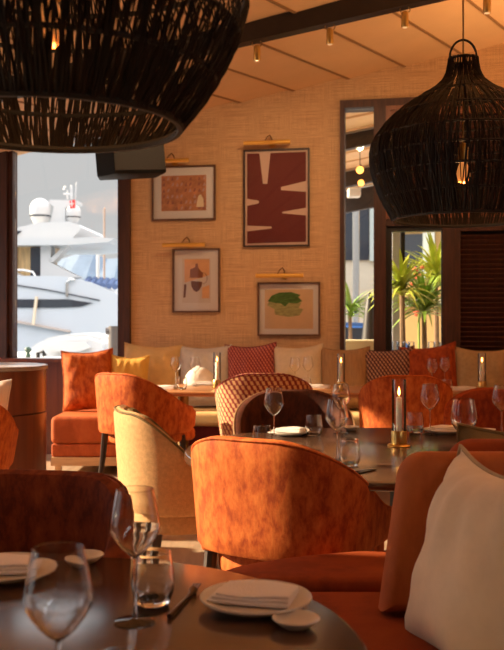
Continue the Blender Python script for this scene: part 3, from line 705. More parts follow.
def big_near():
    r = thing('wine_glass', 'large blurred wine glass at the lower left, closest to the camera', 'glass', (-.253, 1.175, .75), 0, GW); wine_glass_parts(r)
big_near()
wineglass(135, 622, 'tall wine glass on the closest table, in front of the small tumbler')
tumbler(153, 604, 'water tumbler on the closest table, just behind the tall wine glass')
tumbler(0, 0, 'water tumbler at the bottom edge, in front of the tall wine glass', X=(-.165, 1.17))
wineglass(274, 441, 'wine glass rising over the top of the central orange armchair')
tumbler(262, 449, 'low tumbler half hidden by the top of the central orange armchair')
wineglass(337, 461, 'front wine glass of the pair on the middle of the oval table')
wineglass(341, 433, 'rear wine glass of the pair on the middle of the oval table')
tumbler(349.5, 466, 'tumbler beside the dark knives at the front of the oval table')
tumbler(314, 436, 'tumbler at the far side of the oval table by the folded napkin')
tumbler(415, 433, 'tumbler just right of the brass candle lantern on the oval table')
wineglass(430, 434, 'slim wine glass on the oval table right of the brass lantern')
wineglass(0, 0, 'wide bowled wine glass right of the slim one, above the khaki cushion', wide=True, X=(.845, 3.59))
wineglass(0, 0, 'wine glass cut by the right edge of the photo on the oval table', X=(1.165, 4.2))
for i, (px, py, lb) in enumerate(((176, 385, 'left wine glass of the pair before the gold cushion'), (195, 386, 'right wine glass of the pair before the white ball cushion'),
        (295, 386, 'left wine glass of the pair before the cream cushion'), (308, 385, 'right wine glass of the pair before the cream cushion'),
        (432, 388, 'left wine glass of the pair before the rust cushion'), (444.5, 386, 'right wine glass of the pair before the rust cushion'))):
    wineglass(px, py, lb)
for px, py, lb in ((182, 389.5, 'tumbler under the wine glasses on the left bistro table'), (293, 390, 'tumbler under the left wine glass on the middle bistro table'),
        (306, 391, 'tumbler under the right wine glass on the middle bistro table'), (447, 392.5, 'tumbler on the right bistro table behind the orange chairs')):
    tumbler(px, py, lb)

def lantern(loc, label, first=[None]):
    if first[0]: return dup(first[0], loc, 0, label)
    r = thing('candle_lantern', label, 'candle holder', loc, 0, 'brass candle lanterns'); first[0] = r
    bm = new(); lathe(bm, [(0, 0), (.048, 0), (.050, .003), (.047, .007), (.034, .010), (.034, .062), (.031, .066), (.031, .012), (0, .012)], 32); obj('brass_base', bm, BRASS, r)
    bm = new(); lathe(bm, [(0, .014), (.0135, .014), (.0125, .205), (.008, .210), (0, .208)], 20); obj('candle', bm, WAX, r)
    bm = new(); lathe(bm, [(0, .214), (.0045, .222), (.0055, .230), (.003, .244), (0, .254)], 10); obj('flame', bm, FLAME, r)
    bm = new(); lathe(bm, [(.0305, .050), (.0305, .285), (.0290, .285), (.0290, .050), (.0305, .050)], 32); obj('chimney', bm, CHIM, r)
    return r
x, y = T(399, 446); lantern((x, y, .75), 'brass candle lantern with glass chimney on the oval table')
x, y = T(217, 388); lantern((x, y, .75), 'candle lantern on the left bistro table beside the patterned chair')
x, y = T(341, 390); lantern((x, y, .75), 'candle lantern on the middle bistro table before the brown cushion')
x, y = T(482, 389.5); lantern((x, y, .75), 'candle lantern on the right bistro table before the tan cushion')

def plate_bm(r=.105):
    bm = new(); lathe(bm, [(0, 0), (r*.62, 0), (r*.66, .004), (r*.97, .014), (r, .018), (r*.985, .0205), (r*.95, .018), (r*.66, .009), (0, .008)], 48); return bm
def plate(px, py, label, r=.105, z=.75, X=None):
    x, y = T(px, py, z) if X is None else X
    o = tag(obj('plate', plate_bm(r), CERAM), label, 'plate', 'cream plates'); o.location = (x, y, z); return o
def napkin(loc, label, rz=0, w=.17, d=.10, h=.017):
    bm = new()
    for k in range(3):                                   # folded layers
        rbox((.004*k, .002*k, h*(k+.5)/3), (w-.008*k, d-.006*k, h/3*.98), h/6.5, 2, bm)
    n = bmesh.ops.subdivide_edges(bm, edges=[e for e in bm.edges if e.calc_length() > .05], cuts=5, use_grid_fill=True)
    for v in bm.verts: v.co.z += .003*math.sin(v.co.x*40+v.co.y*25)*(v.co.z/h)
    o = tag(obj('napkin', bm, NAP), label, 'napkin', 'folded napkins'); o.location = loc; o.rotation_euler = (0, 0, rz); return o
def dish(px, py, label, r=.042, z=.75, X=None):
    x, y = T(px, py, z) if X is None else X
    bm = new(); lathe(bm, [(0, 0), (r*.5, 0), (r*.8, .008), (r, .016), (r*.97, .0178), (r*.75, .010), (r*.4, .006), (0, .005)], 36)
    o = tag(obj('small_dish', bm, CERAM), label, 'dish', 'small ceramic dishes'); o.location = (x, y, z); return o
x, y = T(256, 606); plate(256, 606, 'cream plate with napkin on the closest table, right of the glasses'); napkin((x-.005, y+.012, .762), 'folded white napkin on the plate at the centre bottom', R(-14), .155, .105)
plate(0, 0, 'cream plate at the left edge of the closest table', X=(-.52, 1.885), r=.11); napkin((-.56, 1.89, .762), 'folded white napkin on the plate at the left edge', R(6), .19, .11)
dish(296, 627, 'small cream dish in front of the napkin plate at centre bottom')
dish(85, 562, 'small cream dish right of the plate at the left edge')
def cutlery(px, py, rz, kind, label, m=STEEL, z=.75):
    x, y = T(px, py, z); r = thing(kind, label, kind, (x, y, z), rz, 'cutlery')
    bm = new(); tube(bm, [(-.105, 0, .004), (-.05, 0, .0045), (0, 0, .004)], [.0055, .0045, .003], 8); obj('handle', bm, m, r)
    if kind == 'knife':
        bm = new(); side_prism(bm, [(0, .002), (.09, .002), (.105, .004), (.09, .006), (0, .006)], -.008, .008); obj('blade', bm, m, r)
    else:
        bm = new(); tube(bm, [(0, 0, .004), (.03, 0, .003), (.05, 0, .006)], [.003, .004, .009], 8)
        for k in (-1, 0, 1): tube(bm, [(.045, k*.006, .006), (.08, k*.006, .010)], .0018, 5)
        obj('tines', bm, m, r)
    return r
cutlery(186, 601, R(78), 'fork', 'fork left of the napkin plate on the closest table', STEELD)
cutlery(350, 473, R(28), 'knife', 'dark knife at the front edge of the oval table, left of its pair', STEELD)
cutlery(358, 474, R(48), 'knife', 'dark knife at the front edge of the oval table, right of its pair', STEELD)
x, y = T(289, 434); plate(289, 435, 'cream plate on the far side of the oval table before the dark brown chair', .095); napkin((x, y, .762), 'folded napkin on the far side of the oval table before the dark brown chair', R(-25), .14, .09, .018)
cutlery(300, 434, R(150), 'knife', 'steel knife beside the far napkin on the oval table')
dish(351, 430, 'small dish on the far edge of the oval table behind the pair of glasses')
x, y = T(443, 433); plate(443, 433, 'cream plate on the oval table right of the slim wine glass', .095); napkin((x, y, .762), 'folded napkin on the oval table right of the slim wine glass', R(10), .14, .09, .02)
dish(487, 432.5, 'small dish at the far right of the oval table')
for px, py, lb in ((164, 389, 'folded napkin at the left end of the left bistro table'), (203, 384.5, 'folded napkin beside the candle on the left bistro table'),
                   (318, 388, 'folded napkin beside the candle on the middle bistro table'), (463, 390, 'folded napkin beside the candle on the right bistro table')):
    x, y = T(px, py); napkin((x, y, .75), lb, R(-10), .19, .10, .026)

# ------------------------------------------------------------------ woven pendant lamps
def catm(prof, z):
    for (z0, r0), (z1, r1) in zip(prof, prof[1:]):
        if z0 <= z <= z1:
            t = (z-z0)/(z1-z0); return r0+(r1-r0)*t
    return prof[-1][1]
def smooth_prof(prof, n=40):
    z0, z1 = prof[0][0], prof[-1][0]; zs = [z0+(z1-z0)*i/n for i in range(n+1)]; rs = [catm(prof, z) for z in zs]
    for _ in range(4): rs = [rs[0]]+[(rs[i-1]+2*rs[i]+rs[i+1])/4 for i in range(1, n)]+[rs[-1]]
    return list(zip(zs, rs))
def pendant(label, loc, prof, cord_top, seed, nfull, nlow, zlow, extra=()):
    rnd = random.Random(seed); sp_ = smooth_prof(prof)
    r = thing('pendant_lamp', label, 'lamp', loc, 0)
    zt_ = prof[-1][0]; bm = new()
    def strand(z0, z1, ang, wdt, off, slant):
        st = max(6, int(22*(z1-z0)/zt_)); prev = None; ph = rnd.uniform(0, 6); am = rnd.uniform(.004, .022)
        for i in range(st+1):
            z = z0+(z1-z0)*i/st; rad = catm(sp_, z)+off+.0025*math.sin(z*60+ph)
            a = ang+slant*(z-z0)+am*math.sin(z*14+ph); wa = wdt/max(.05, rad)/2
            if rad < .12: wa *= max(.35, rad/.12)
            c = []
            for da, dr_ in ((-wa, 0), (0, .0016), (wa, 0), (0, -.0016)):
                c.append(bm.verts.new(((rad+dr_)*math.cos(a+da), (rad+dr_)*math.sin(a+da), z)))
            if prev:
                for j in range(4): bm.faces.new((prev[j], prev[(j+1) % 4], c[(j+1) % 4], c[j]))
            prev = c
    for k in range(nfull): strand(0, zt_, 2*PI*(k+rnd.uniform(-.35, .35))/nfull, rnd.uniform(.003, .0058), rnd.choice((0, .004)), rnd.uniform(-.25, .25))
    for k in range(nlow): strand(0, zlow*rnd.uniform(.9, 1.03), 2*PI*(k+rnd.uniform(-.5, .5))/nlow, rnd.uniform(.003, .006), rnd.choice((-.003, .002, .006)), rnd.uniform(-.35, .35))
    for a0, a1, z0, z1, n_ in extra:
        for k in range(n_): strand(z0, z1, R(rnd.uniform(a0, a1)), rnd.uniform(.004, .007), rnd.choice((-.004, .003, .007)), rnd.uniform(-.3, .3))
    obj('shade', bm, CANE, r, False)
    bm = new()
    for z in (0.004, zt_*.14, zt_*.27, zt_*.385, zt_*.50, zt_*.64, zt_*.77, zt_-.006):
        rad = catm(sp_, z)
        tube(bm, [(rad*math.cos(2*PI*k/64), rad*math.sin(2*PI*k/64), z) for k in range(64)], .0055 if z > .01 else .008, 6, True)
    obj('hoops', bm, CANE2, r)
    bm = new(); rt = prof[-1][1]; tube(bm, [(rt*math.cos(t), 0, zt_+.075*math.sin(t)) for t in [R(a) for a in range(0, 181, 12)]], .005, 6); obj('loop', bm, CANE2, r)
    bm = new(); tube(bm, [(0, 0, .30), (0, 0, zt_), (0, 0, cord_top)], .004, 6); obj('cord', bm, BRONZE, r)
    bm = new(); lathe(bm, [(0, .24), (.02, .24), (.022, .30), (.010, .32), (0, .32)], 16); obj('socket', bm, BRASS, r)
    bm = new(); lathe(bm, [(0, .15), (.02, .158), (.030, .185), (.022, .22), (.014, .24), (0, .24)], 16); obj('bulb', bm, BULB, r)
    ld = bpy.data.lights.new('pendant_glow', 'POINT'); ld.energy = 2; ld.color = (1, .5, .18); ld.shadow_soft_size = .03
    lo = bpy.data.objects.new('pendant_glow', ld); COL.objects.link(lo); lo.parent = r; lo.location = (0, 0, .12)
    return r
prof_r = [(0, .285), (.09, .335), (.18, .371), (.26, .384), (.33, .375), (.40, .325), (.46, .262), (.52, .175), (.555, .105), (.585, .072), (.62, .062), (.675, .056)]
pendant('black woven cane pendant lamp hanging at the upper right on a cord', (.88, 3.75, 1.705), prof_r, 1.9, 5, 300, 200, .30, ((120, 250, 0, .50, 200), (60, 180, .0, .2, 60)))
prof_n = [(0, .246), (.04, .281), (.092, .317), (.18, .362), (.256, .383), (.33, .376), (.40, .325), (.46, .262), (.52, .175), (.555, .105), (.585, .072), (.62, .062), (.675, .056)]
pendant('huge blurred black woven pendant lamp filling the upper left corner', (-.388, 1.73, 1.654), prof_n, 1.45, 9, 250, 620, .185)

# ------------------------------------------------------------------ harbour outside the left window
WHT = pb('yacht_white', (.50, .505, .51), .35); WHS = pb('yacht_shell', (.48, .505, .545), .3); NAVY = pb('yacht_glass', (.03, .035, .045), .1); GOLDW = pb('yacht_wood', (.55, .36, .16), .4, noise=.4, nscale=3, stretch=(3, 1, .2))
BLUEC = pb('blue_cover', (.09, .14, .28), .8); REDF = pb('flag_red', (.62, .03, .03), .8); SEA = pb('sea_water', (.20, .27, .33), .15, bump=.4, bscale=.8)
def Q(px, py, d=40): v = P(px, py, d); return (v.x, v.z)
yr = thing('yacht', 'big white motor yacht moored outside the left window', 'yacht')
yc = P(65, 290, 39.7); yc.z = 0; yr.matrix_world = Matrix.Translation(yc) @ Matrix.Rotation(R(-3), 4, 'Z') @ Matrix.Translation(-yc)
def yp(name, pts, y0, y1, m): bm = new(); side_prism(bm, [Q(*p) for p in pts], y0, y1); return obj(name, bm, m, yr, False)
hull = yp('hull', [(-120, 288), (-40, 262), (13, 264), (22, 273), (32, 278), (75, 278.5), (100, 284), (122, 293), (150, 312), (150, 345), (60, 352), (-120, 356)], 38, 45, WHS)
yp('hull_stripe', [(-120, 300), (80, 300.5), (103, 304), (92, 307.5), (70, 308.5), (-120, 308)], 37.95, 38.02, NAVY)
yp('rub_rail', [(-120, 300), (10, 316.5), (82, 330), (82, 332), (10, 319), (-120, 303)], 37.8, 38.0, pb('yacht_rail', (.42, .34, .30), .5))
yp('deck_line', [(-60, 279), (14, 284), (60, 291), (110, 301), (110, 302), (60, 292), (14, 285), (-60, 280)], 37.94, 38.0, NAVY)
yp('cabin', [(-60, 247), (56, 247), (53, 264), (53, 279), (-60, 279)], 39.2, 40.6, GOLDW)
yp('cabin_window', [(36, 249), (47, 249), (47, 278), (36, 278)], 39.05, 39.3, NAVY)
yp('cabin_window', [(18, 249), (22, 249), (22, 274), (18, 276)], 39.05, 39.3, NAVY)
yp('pillar', [(47, 247), (57, 247), (57, 264), (86, 279), (47, 279)], 38.9, 39.6, WHT)
yp('strut', [(55, 262), (70, 248), (74, 248), (59, 264)], 38.9, 39.6, WHT)
yp('hardtop', [(-60, 238), (14, 241), (60, 242), (100, 240.5), (122, 242), (116, 245.5), (80, 248), (-60, 248.5)], 38.4, 44, WHT)
yp('flybridge', [(-60, 234), (14, 236), (26, 229), (44, 225), (74, 224), (84, 227), (87, 230), (78, 240), (14, 242), (-60, 240)], 39, 43.5, WHT)
yp('flybridge_vent', [(14, 240), (20, 233), (28, 233), (20, 240)], 38.95, 39.02, NAVY)
yp('mast_arch', [(46, 224), (50, 205), (44, 201), (46, 198), (74, 199), (74, 202), (62, 206), (62, 224)], 40.5, 41.5, WHT)
def dome(px, py, r, bh):
    bm = new(); c_ = P(px, py, 40.5); k = 40.5/F; rr = r*k
    lathe(bm, [(0, -1.55*rr), (.6*rr, -1.5*rr), (.75*rr, -1.2*rr), (rr, -.75*rr), (rr, 0)]+[(rr*math.cos(R(a)), rr*math.sin(R(a))) for a in range(10, 90, 10)]+[(0, rr)], 28, c_); d_ = obj('radar_dome', bm, WHT, yr)
    bm = new(); lathe(bm, [(rr*1.02, -.82*rr), (rr*1.02, -.66*rr)], 28, c_); obj('band', bm, NAVY, d_)
dome(39, 208.5, 10.3, 0); dome(72.5, 212, 7.2, 0)
bm = new()
tube(bm, [P(66, 199, 41), P(66, 190, 41)], .04, 6); tube(bm, [P(62, 194, 41), P(71, 194, 41)], .05, 6); tube(bm, [P(74, 199, 41), P(75, 182, 41)], .025, 5); tube(bm, [P(70, 199, 41), P(70, 185, 41)], .05, 6); tube(bm, [P(62, 190, 41), P(64, 186, 41)], .05, 6)
obj('antenna', bm, WHT, yr)
fl = yp('flag', [(68, 200), (73.5, 199), (74, 207), (68.5, 208.5)], 40.2, 40.23, REDF)
bm = new(); side_prism(bm, [Q(*p, 40.2) for p in ((70.6, 200.5), (71.6, 200.3), (71.8, 206.8), (70.8, 207))], 40.18, 40.195); side_prism(bm, [Q(*p, 40.2) for p in ((68.9, 203.6), (73.2, 203), (73.3, 204.3), (69, 204.8))], 40.178, 40.193); obj('flag_cross', bm, WHT, fl, False)
bm = new(); tube(bm, [P(14, 270, 38.5), P(24, 270, 38.5), P(34, 272, 38.5), P(38, 279, 38.5)], .05, 6); tube(bm, [P(69, 297, 37.9), P(69, 283, 37.9), P(72, 279, 37.9), P(77, 280, 37.9)], .06, 6); obj('handrail', bm, STEEL, yr)
bm = new()
for k in range(6): tube(bm, [P(87+6*k, 284+k*.6, 38.4), P(90+6*k, 279+k*.4, 39.5)], .13, 7)
obj('seat_covers', bm, BLUEC, yr)
for nm, lb, pts, d, r_, m in (('mast', 'thin brown mast standing beyond the yacht, near the window frame', ((104, 341), (104.5, 208)), 60, .07, pb('mast_brown', (.30, .20, .15), .6)), ('mooring_post', 'white upright post right of the yacht hardtop', ((98, 368), (98, 237)), 46.0, .09, WHT)):
    bm = new(); tube(bm, [P(*pts[0], d), P(*pts[1], d)], r_, 8); tag(obj(nm, bm, m), lb, 'post')
bm = new(); box(bm, (-80, 420, -1.2), (900, 800, .2)); struct('sea', bm, SEA)
bm = new(); rnd = random.Random(4); n = 60; top = []; bot = []
for k in range(n+1):
    px = -400+k*13; hh = 292-30*math.exp(-((px-60)/170)**2)-12*math.exp(-((px-96)/22)**2)-4*math.sin(px*.11)-2*math.sin(px*.27)
    a = P(px, hh, 600); c_ = P(px, 345, 600); top.append(bm.verts.new(a)); bot.append(bm.verts.new((c_.x, 520, -1.1)))
back = [bm.verts.new((v.co.x, 720, -1.1)) for v in top]
for k in range(n): bm.faces.new((bot[k], bot[k+1], top[k+1], top[k])); bm.faces.new((top[k], top[k+1], back[k+1], back[k]))
struct('hills', bm, pb('far_hills', (.12, .16, .21), .9, noise=.25, nscale=.03))
# quay
bm = new(); box(bm, (-5.5, 14.0, -.35), (9, 7.0, 2.1)); struct('quay', bm, pb('quay_stone', (.50, .49, .47), .8, noise=.15))
bq = thing('bollard', 'green painted bollard on the quay at the bottom of the left window', 'bollard', (P(28, 350, 11.2).x, 11.2, .70))
GREEN = pb('bollard_green', (.05, .10, .07), .4)
bm = new(); lathe(bm, [(0, 0), (.045, 0), (.04, .02), (.028, .05), (.03, .16), (.02, .2), (0, .2)], 16); obj('post', bm, GREEN, bq)
bm = new(); bmesh.ops.create_uvsphere(bm, u_segments=14, v_segments=10, radius=.04); obj('knob', bm, GREEN, bq, M=Matrix.Translation((0, 0, .235)))
bm = new(); v = P(38, 350, 11.6); tube(bm, [(v.x, 11.6, .70), (v.x, 11.6, .88), (v.x+.06, 11.6, .9), (v.x+.09, 11.6, .84)], [.03, .025, .025, .03], 8); tag(obj('cleat', bm, BLACK), 'black mooring cleat right of the green bollard', 'cleat')
tn = thing('tender', 'small white tender boat lying low behind the bollard', 'boat')
bm = new(); d_ = 16; pts = [(38, 349), (52, 339), (70, 334), (96, 333), (112, 338), (116, 352), (108, 362), (40, 362)]
side_prism(bm, [Q(*p, d_) for p in pts], 15.2, 16.8); bmesh.ops.bevel(bm, geom=list(bm.edges), offset=.08, segments=3, affect='EDGES'); obj('hull', bm, WHT, tn)
bm = new(); side_prism(bm, [Q(*p, d_) for p in ((62, 345), (72, 341), (95, 341), (100, 346), (88, 350), (66, 350))], 15.12, 15.3); obj('fender_panel', bm, pb('tender_grey', (.5, .5, .5), .5), tn, False)
dv = thing('davit', 'dark deck winch beside the right window frame', 'winch')
bm = new(); tube(bm, [P(114, 362, 12), P(114, 326, 12)], .075, 10); tube(bm, [P(106, 331, 12), P(119, 330, 12)], .05, 8); obj('winch_post', bm, pb('winch_dark', (.10, .085, .08), .5), dv)
bm = new(); tube(bm, [(P(14, 364, 10.8).x, 10.8, .70), P(14, 333, 10.8)], .02, 8); tag(obj('wooden_stake', bm, OAK), 'pale wooden stake by the left window post', 'stake')
bm = new(); tube(bm, [P(35.5, 325, 37.6), P(38.5, 297, 37.9)], .07, 6); obj('fender_pole', bm, pb('pole_cream', (.62, .50, .36), .6), yr)

# ------------------------------------------------------------------ terrace and street outside the right windows
bm = new()
def tpt(u, v, dz=0): q_ = W0+WU*u-WN*v; return Vector((q_.x, q_.y, ceil_z(u)-.02+dz))
for k in range(10):
    v0 = .22+k*.62
    vs = [bm.verts.new(tpt(-.1, v0)), bm.verts.new(tpt(6, v0)), bm.verts.new(tpt(6, v0+.61, .02)), bm.verts.new(tpt(-.1, v0+.61, .02))]; lo = [bm.verts.new(v_.co+Vector((0, 0, .04))) for v_ in vs]
    bm.faces.new(vs); bm.faces.new(lo[::-1])
    for j in range(4): bm.faces.new((vs[j], lo[j], lo[(j+1) % 4], vs[(j+1) % 4]))
struct('awning', bm, CEIL)
bm = new()
for v_, dz, hh in ((2.1, 0, .17), (4.5, 0, .21), (6.25, 0, .34)):
    side_prism(bm, [(-.1, ceil_z(-.1)-.04+dz), (6, ceil_z(6)-.04+dz), (6, ceil_z(6)-.04-hh+dz), (-.1, ceil_z(-.1)-.04-hh+dz)], v_, v_+.12)
struct('trim_6', bm, BEAM, M=WM)
for px, py, d, lb in ((360, 170, 11.0, 'glowing orange globe bulb, upper one in the tall window'), (361, 183, 12.5, 'glowing orange globe bulb, lower one in the tall window')):
    c_ = P(px, py, d); r = thing('globe_bulb', lb, 'lamp', c_)
    bm = new(); bmesh.ops.create_uvsphere(bm, u_segments=16, v_segments=10, radius=.045); obj('globe', bm, FILAM, r)
    bm = new(); tube(bm, [(0, 0, .04), (0, 0, .75)], .005, 5); obj('cord', bm, BLACK, r)
bm = rbox((0, 0, 0), (.17, .2, .12), .02); o = tag(obj('wall_lantern', bm, pb('lantern_white', (.75, .70, .62), .5)), 'small white box lamp under the terrace beam, in the tall window', 'lamp'); o.location = P(354, 193, 12.5)
bm = new(); box(bm, (6, 22, -.15), (14, 27.2, .1)); struct('street', bm, pb('street_stone', (.5, .44, .38), .8, noise=.1))
FAC = pb('facade_cream', (.36, .22, .075), .85, noise=.05); FAC2 = pb('facade_pale', (.42, .37, .29), .85, noise=.05); SHUT = pb('shutter_grey', (.34, .38, .36), .7); STN = pb('cornice', (.40, .34, .26), .8)
def house(name, label, px, d, w, h, dep, rz, mat, rows, cols, zb=2.6):
    r = thing(name, label, 'building', (P(px, 322, d).x, d, 0), rz)
    bm = new(); box(bm, (0, dep/2, h/2), (w, dep, h)); obj('wall', bm, mat, r, False)
    bm = new()
    for k in range(rows+1): box(bm, (0, -.08, zb-.7+k*2.6), (w+.1, .16, .22))
    obj('cornice', bm, STN, r, False)
    for j in range(rows):
        for i in range(cols):
            x = (i+.5)*w/cols-w/2; z = zb+j*2.6
            wdw = obj('window', (lambda b_: (box(b_, (x, -.02, z+.8), (.75, .06, 1.5)), b_)[1])(new()), NAVY, r, False)
            bm = new()
            for s in (-1, 1): box(bm, (x+s*.58, -.06, z+.8), (.38, .06, 1.55))
            obj('shutters', bm, SHUT, wdw, False)
house('townhouse', 'pale stone townhouse seen through the tall narrow window', 352, 20, 2.1, 9, 3.5, R(-7), FAC2, 3, 1)
house('townhouse', 'sunny yellow townhouse seen behind the plants', 446, 29, 9, 12, 4, R(-24), FAC, 4, 4)
house('townhouse', 'far beige townhouse at the left of the tall window', 340, 40, 3.5, 7.5, 4, R(-20), STN, 2, 2)
bm = new(); tube(bm, [(P(356, 340, 18).x, 18, -.1), P(356, 195, 18)], .07, 8); tag(obj('lamp_post', bm, STEEL), 'grey lamp post outside the tall narrow window', 'post')
LEAF = pb('leaf_green', (.22, .36, .05), .5, noise=.3, nscale=6); LEAF2 = pb('leaf_lime', (.45, .52, .07), .5, noise=.25, nscale=6); BARK = pb('bark', (.22, .14, .08), .9, noise=.3)
def yucca(label, x, y, z0, zc, n, ln, m, seed, heads=1, tr=.03):
    rnd = random.Random(seed); r = thing('yucca_plant', label, 'plant', (x, y, z0))
    bm = new(); tube(bm, [(0, 0, 0), (.01, 0, (zc-z0)*.5), (0, .01, zc-z0)], [tr*1.2, tr, tr*.8], 8); obj('trunk', bm, BARK, r)
    bm = new()
    for k in range(n):
        a = rnd.uniform(0, 2*PI); el = rnd.uniform(.1, 1.35); l = ln*rnd.uniform(.7, 1.1); w = .022*rnd.uniform(.8, 1.3); prev = None; pz = zc-z0+rnd.uniform(-.1, .05)
        for i in range(8):
            t = i/7; rr = l*t*math.cos(el*(1-.25*t)); zz = pz+l*(math.sin(el)*t-.55*t*t*(1.2-el*.5)); wd_ = w*(1-t**2.2)+.001
            c0 = Vector((rr*math.cos(a), rr*math.sin(a), zz)); s = Vector((-math.sin(a), math.cos(a), 0))*wd_
            c = (bm.verts.new(c0-s), bm.verts.new(c0+Vector((0, 0, -wd_*.35))), bm.verts.new(c0+s))
            if prev: bm.faces.new((prev[0], prev[1], c[1], c[0])); bm.faces.new((prev[1], prev[2], c[2], c[1]))
            prev = c
    obj('leaves', bm, m, r, fix=False)
    return r
yucca('spiky green yucca with arching leaves in the middle of the plant window', P(424, 300, 9.6).x, 9.6, .3, P(424, 306, 9.6).z, 110, .60, LEAF, 1)
yucca('lime green palm leaning in from the left of the plant window', P(402, 290, 9.05).x, 9.05, .3, P(402, 286, 9.05).z, 70, .50, LEAF2, 2)
yucca('tall yucca rising at the right side of the plant window', P(436, 275, 10.4).x, 10.4, .3, P(436, 278, 10.4).z, 110, .78, LEAF2, 3)
yucca('green palm at the foot of the tall narrow window', P(350, 306, 12.5).x, 12.5, .0, P(349, 310, 12.5).z, 46, .55, LEAF, 4)
fb = thing('flower', 'coral red flower spike among the plants', 'flower', (P(419, 290, 10.0).x, 10.0, .3))
bm = new(); tube(bm, [(0, 0, 0), (0, 0, 1.2)], .012, 6); obj('stem', bm, LEAF, fb)
bm = new(); rnd = random.Random(8)
for k in range(36):
    z = rnd.uniform(1.05, 1.6); a = rnd.uniform(0, 6.28); rr = rnd.uniform(.02, .13)*(1.2-abs(z-1.4))
    bmesh.ops.create_icosphere(bm, subdivisions=1, radius=rnd.uniform(.02, .04), matrix=Matrix.Translation((rr*math.cos(a), rr*math.sin(a), z)) @ Matrix.Diagonal((1, 1, .6, 1)))
obj('petals', bm, pb('petal_coral', (.80, .17, .09), .7), fb)
bm = new(); box(bm, (P(396, 300, 9.6).x, 9.6, 1.6), (.09, .09, 3.2)); struct('trim_7', bm, pb('post_grey', (.50, .50, .52), .5))
bm = new(); box(bm, (P(402.5, 300, 9.5).x, 9.5, 1.6), (.045, .05, 3.2)); struct('trim_8', bm, BLACK)
# ledge with glass jars outside the plant window
bm = new(); box(bm, ((wu(392)+wu(441))/2, .3, .95), (wu(441)-wu(392)+.06, .28, .04)); struct('trim_9', bm, FRAME, M=WM)
jar = None
for i, (px, lb) in enumerate(((395.5, 'glass jar at the far left of the ledge outside the plant window'), (400, 'glass jar second from left on the ledge outside the plant window'), (406.5, 'tall glass jar by the black post on the window ledge'), (411, 'short glass jar third from right, under the plant leaves'), (431.5, 'glass jar second from right on the window ledge'), (437, 'glass jar at the right end of the window ledge'))):
    v = WM @ Vector((wu(px)*1.02, .28, .972))
    if jar is None:
        bm = new(); lathe(bm, [(0, 0), (.032, 0), (.034, .01), (.033, .12), (.028, .125), (.027, .122), (.0315, .115), (.031, .012), (0, .01)], 20)
        jar = tag(obj('glass_jar', bm, CHIM), lb, 'jar', 'glass jars on the window ledge'); o = jar
    else: o = jar.copy(); COL.objects.link(o); o['label'] = lb
    o.location = ((px-CX)/F*v.y, v.y, v.z)
# street furniture in the tall window
ORF = pb('orange_canvas', (.72, .22, .05), .8); CRF = pb('cream_canvas', (.72, .64, .40), .8)
def terrace_chair(label, px, d, zt_, m, rz):
    r = thing('terrace_chair', label, 'chair', (P(px, 322, d).x, d, -.1), rz)
    bm = rbox((0, 0, .5), (.46, .46, .07), .02); obj('seat', bm, m, r)
    bm = rbox((0, .22, (zt_+.1)*.5+.3), (.46, .06, zt_-.45), .02); obj('backrest', bm, m, r)
    for sx in (-1, 1):
        for sy in (-1, 1): bm = new(); tube(bm, [(sx*.2, sy*.2, .48), (sx*.22, sy*.22, 0)], .016, 6); obj('leg', bm, BLACK, r)
terrace_chair('orange terrace chair left in the tall window', 350, 11.2, 1.02, ORF, R(170))
terrace_chair('orange terrace chair right in the tall window, beside the black parasol', 371, 10.4, 1.0, ORF, R(200))
terrace_chair('cream terrace chair right behind the bottom of the tall window', 360, 9.2, 1.08, CRF, R(172))
pr = thing('closed_parasol', 'black closed parasol standing in the tall window', 'parasol', (P(370, 300, 11.0).x, 11.0, -.1))
bm = new(); lathe(bm, [(0, .55), (.16, .58), (.12, 1.0), (.07, 1.5), (.03, 1.72), (0, 1.75)], 14); obj('canopy', bm, BLACK, pr)
bm = new(); tube(bm, [(0, 0, 0), (0, 0, .6)], .02, 8); obj('pole', bm, BLACK, pr)
car = thing('parked_car', 'small blue parked car glimpsed through the tall narrow window', 'car', (P(338, 322, 15.5).x, 15.5, -.1), R(12))
bm = new(); side_prism(bm, [(-1.7, .3), (1.7, .3), (1.75, .75), (1.1, .9), (.7, 1.35), (-.8, 1.4), (-1.3, .95), (-1.75, .85)], -.75, .75); bmesh.ops.bevel(bm, geom=list(bm.edges), offset=.09, segments=3, affect='EDGES'); obj('body', bm, pb('car_blue', (.06, .16, .42), .25, coat=.5), car)
bm = new(); side_prism(bm, [(-1.0, .92), (.95, .92), (.62, 1.27), (-.74, 1.31)], -.765, .765); obj('windows', bm, NAVY, car, False)
for sx in (-1.05, 1.05):
    for sy in (-.7, .7): bm = new(); tube(bm, [(sx, sy-.1, .3), (sx, sy+.1, .3)], .3, 20); obj('wheel', bm, BLACK, car)

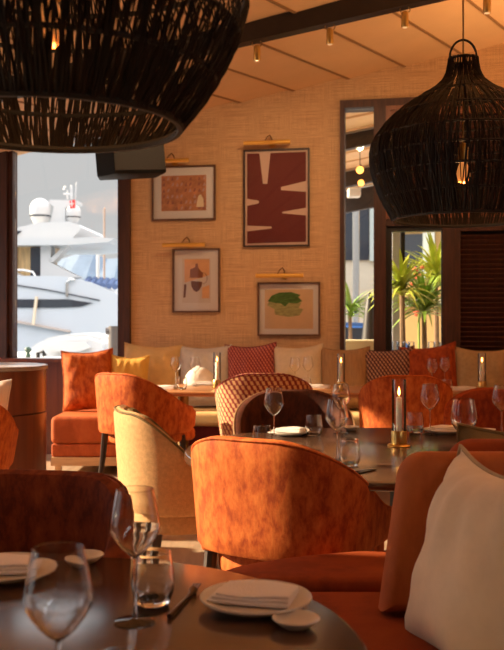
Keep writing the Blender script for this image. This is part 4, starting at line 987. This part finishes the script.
# ------------------------------------------------------------------ light
w = bpy.data.worlds.new('World'); SC.world = w; w.use_nodes = True
bg = w.node_tree.nodes['Background']; bg.inputs[1].default_value = 1
wn = w.node_tree; tc_ = wn.nodes.new('ShaderNodeTexCoord'); sx_ = wn.nodes.new('ShaderNodeSeparateXYZ'); rp_ = wn.nodes.new('ShaderNodeValToRGB')
wn.links.new(tc_.outputs['Generated'], sx_.inputs[0]); wn.links.new(sx_.outputs[2], rp_.inputs[0]); wn.links.new(rp_.outputs[0], bg.inputs[0])
e_ = rp_.color_ramp.elements; e_[0].position = .0; e_[0].color = (.42, .415, .405, 1); e_[1].position = .4; e_[1].color = (2.4, 2.42, 2.48, 1)
k_ = e_.new(.19); k_.color = (.41, .415, .415, 1)
sd = bpy.data.lights.new('sun', 'SUN'); sd.energy = 10.5; sd.angle = R(1.0); sd.color = (1, .78, .50); so = bpy.data.objects.new('sun', sd); COL.objects.link(so)
so.rotation_euler = Vector((.90, -.15, -.40)).to_track_quat('-Z', 'Y').to_euler()
def spot(loc, tgt, e, ang=70, blend=.8, col=(1, .66, .36), size=.14):
    ld = bpy.data.lights.new('track_or_fill_spot', 'SPOT'); ld.energy = e; ld.spot_size = R(ang); ld.spot_blend = blend; ld.color = col; ld.shadow_soft_size = size
    o = bpy.data.objects.new('track_or_fill_spot', ld); COL.objects.link(o); o.location = loc
    o.rotation_euler = (Vector(tgt)-Vector(loc)).to_track_quat('-Z', 'Y').to_euler(); return o
for px, tg in ((257, (-.6, 8.3, 2.0)), (330, (.6, 8.2, 2.1)), (405, (1.2, 8.1, 2.0))):
    a = spot_head(px); spot(a-Vector((0, 0, .13)), tg, 52, 100, size=.03)
# unseen fill spots added at the sides to warm the cloth ceiling from below
for x_, y_ in ((3.3, 1.0), (3.3, 3.6), (3.3, 6.0), (-3.3, 5.1)):
    spot((x_, y_, 2.15), (x_*.75, y_+.3, 4.4), 230, 125, 1, (1, .56, .24), .12)

# ------------------------------------------------------------------ camera
cd_ = bpy.data.cameras.new('camera'); cam = bpy.data.objects.new('camera', cd_); COL.objects.link(cam); SC.camera = cam
cam.location = (0, 0, H); cam.rotation_euler = (R(90), 0, 0)
cd_.sensor_fit = 'AUTO'; cd_.sensor_width = 36; cd_.lens = F/650*36; cd_.shift_y = -3/650
cd_.clip_start = .05; cd_.clip_end = 2000
cd_.dof.use_dof = True; cd_.dof.focus_distance = 3.3; cd_.dof.aperture_fstop = 6.3
SC.view_settings.view_transform = 'Standard'; SC.view_settings.look = 'None'; SC.view_settings.gamma = 1; SC.view_settings.exposure = .50
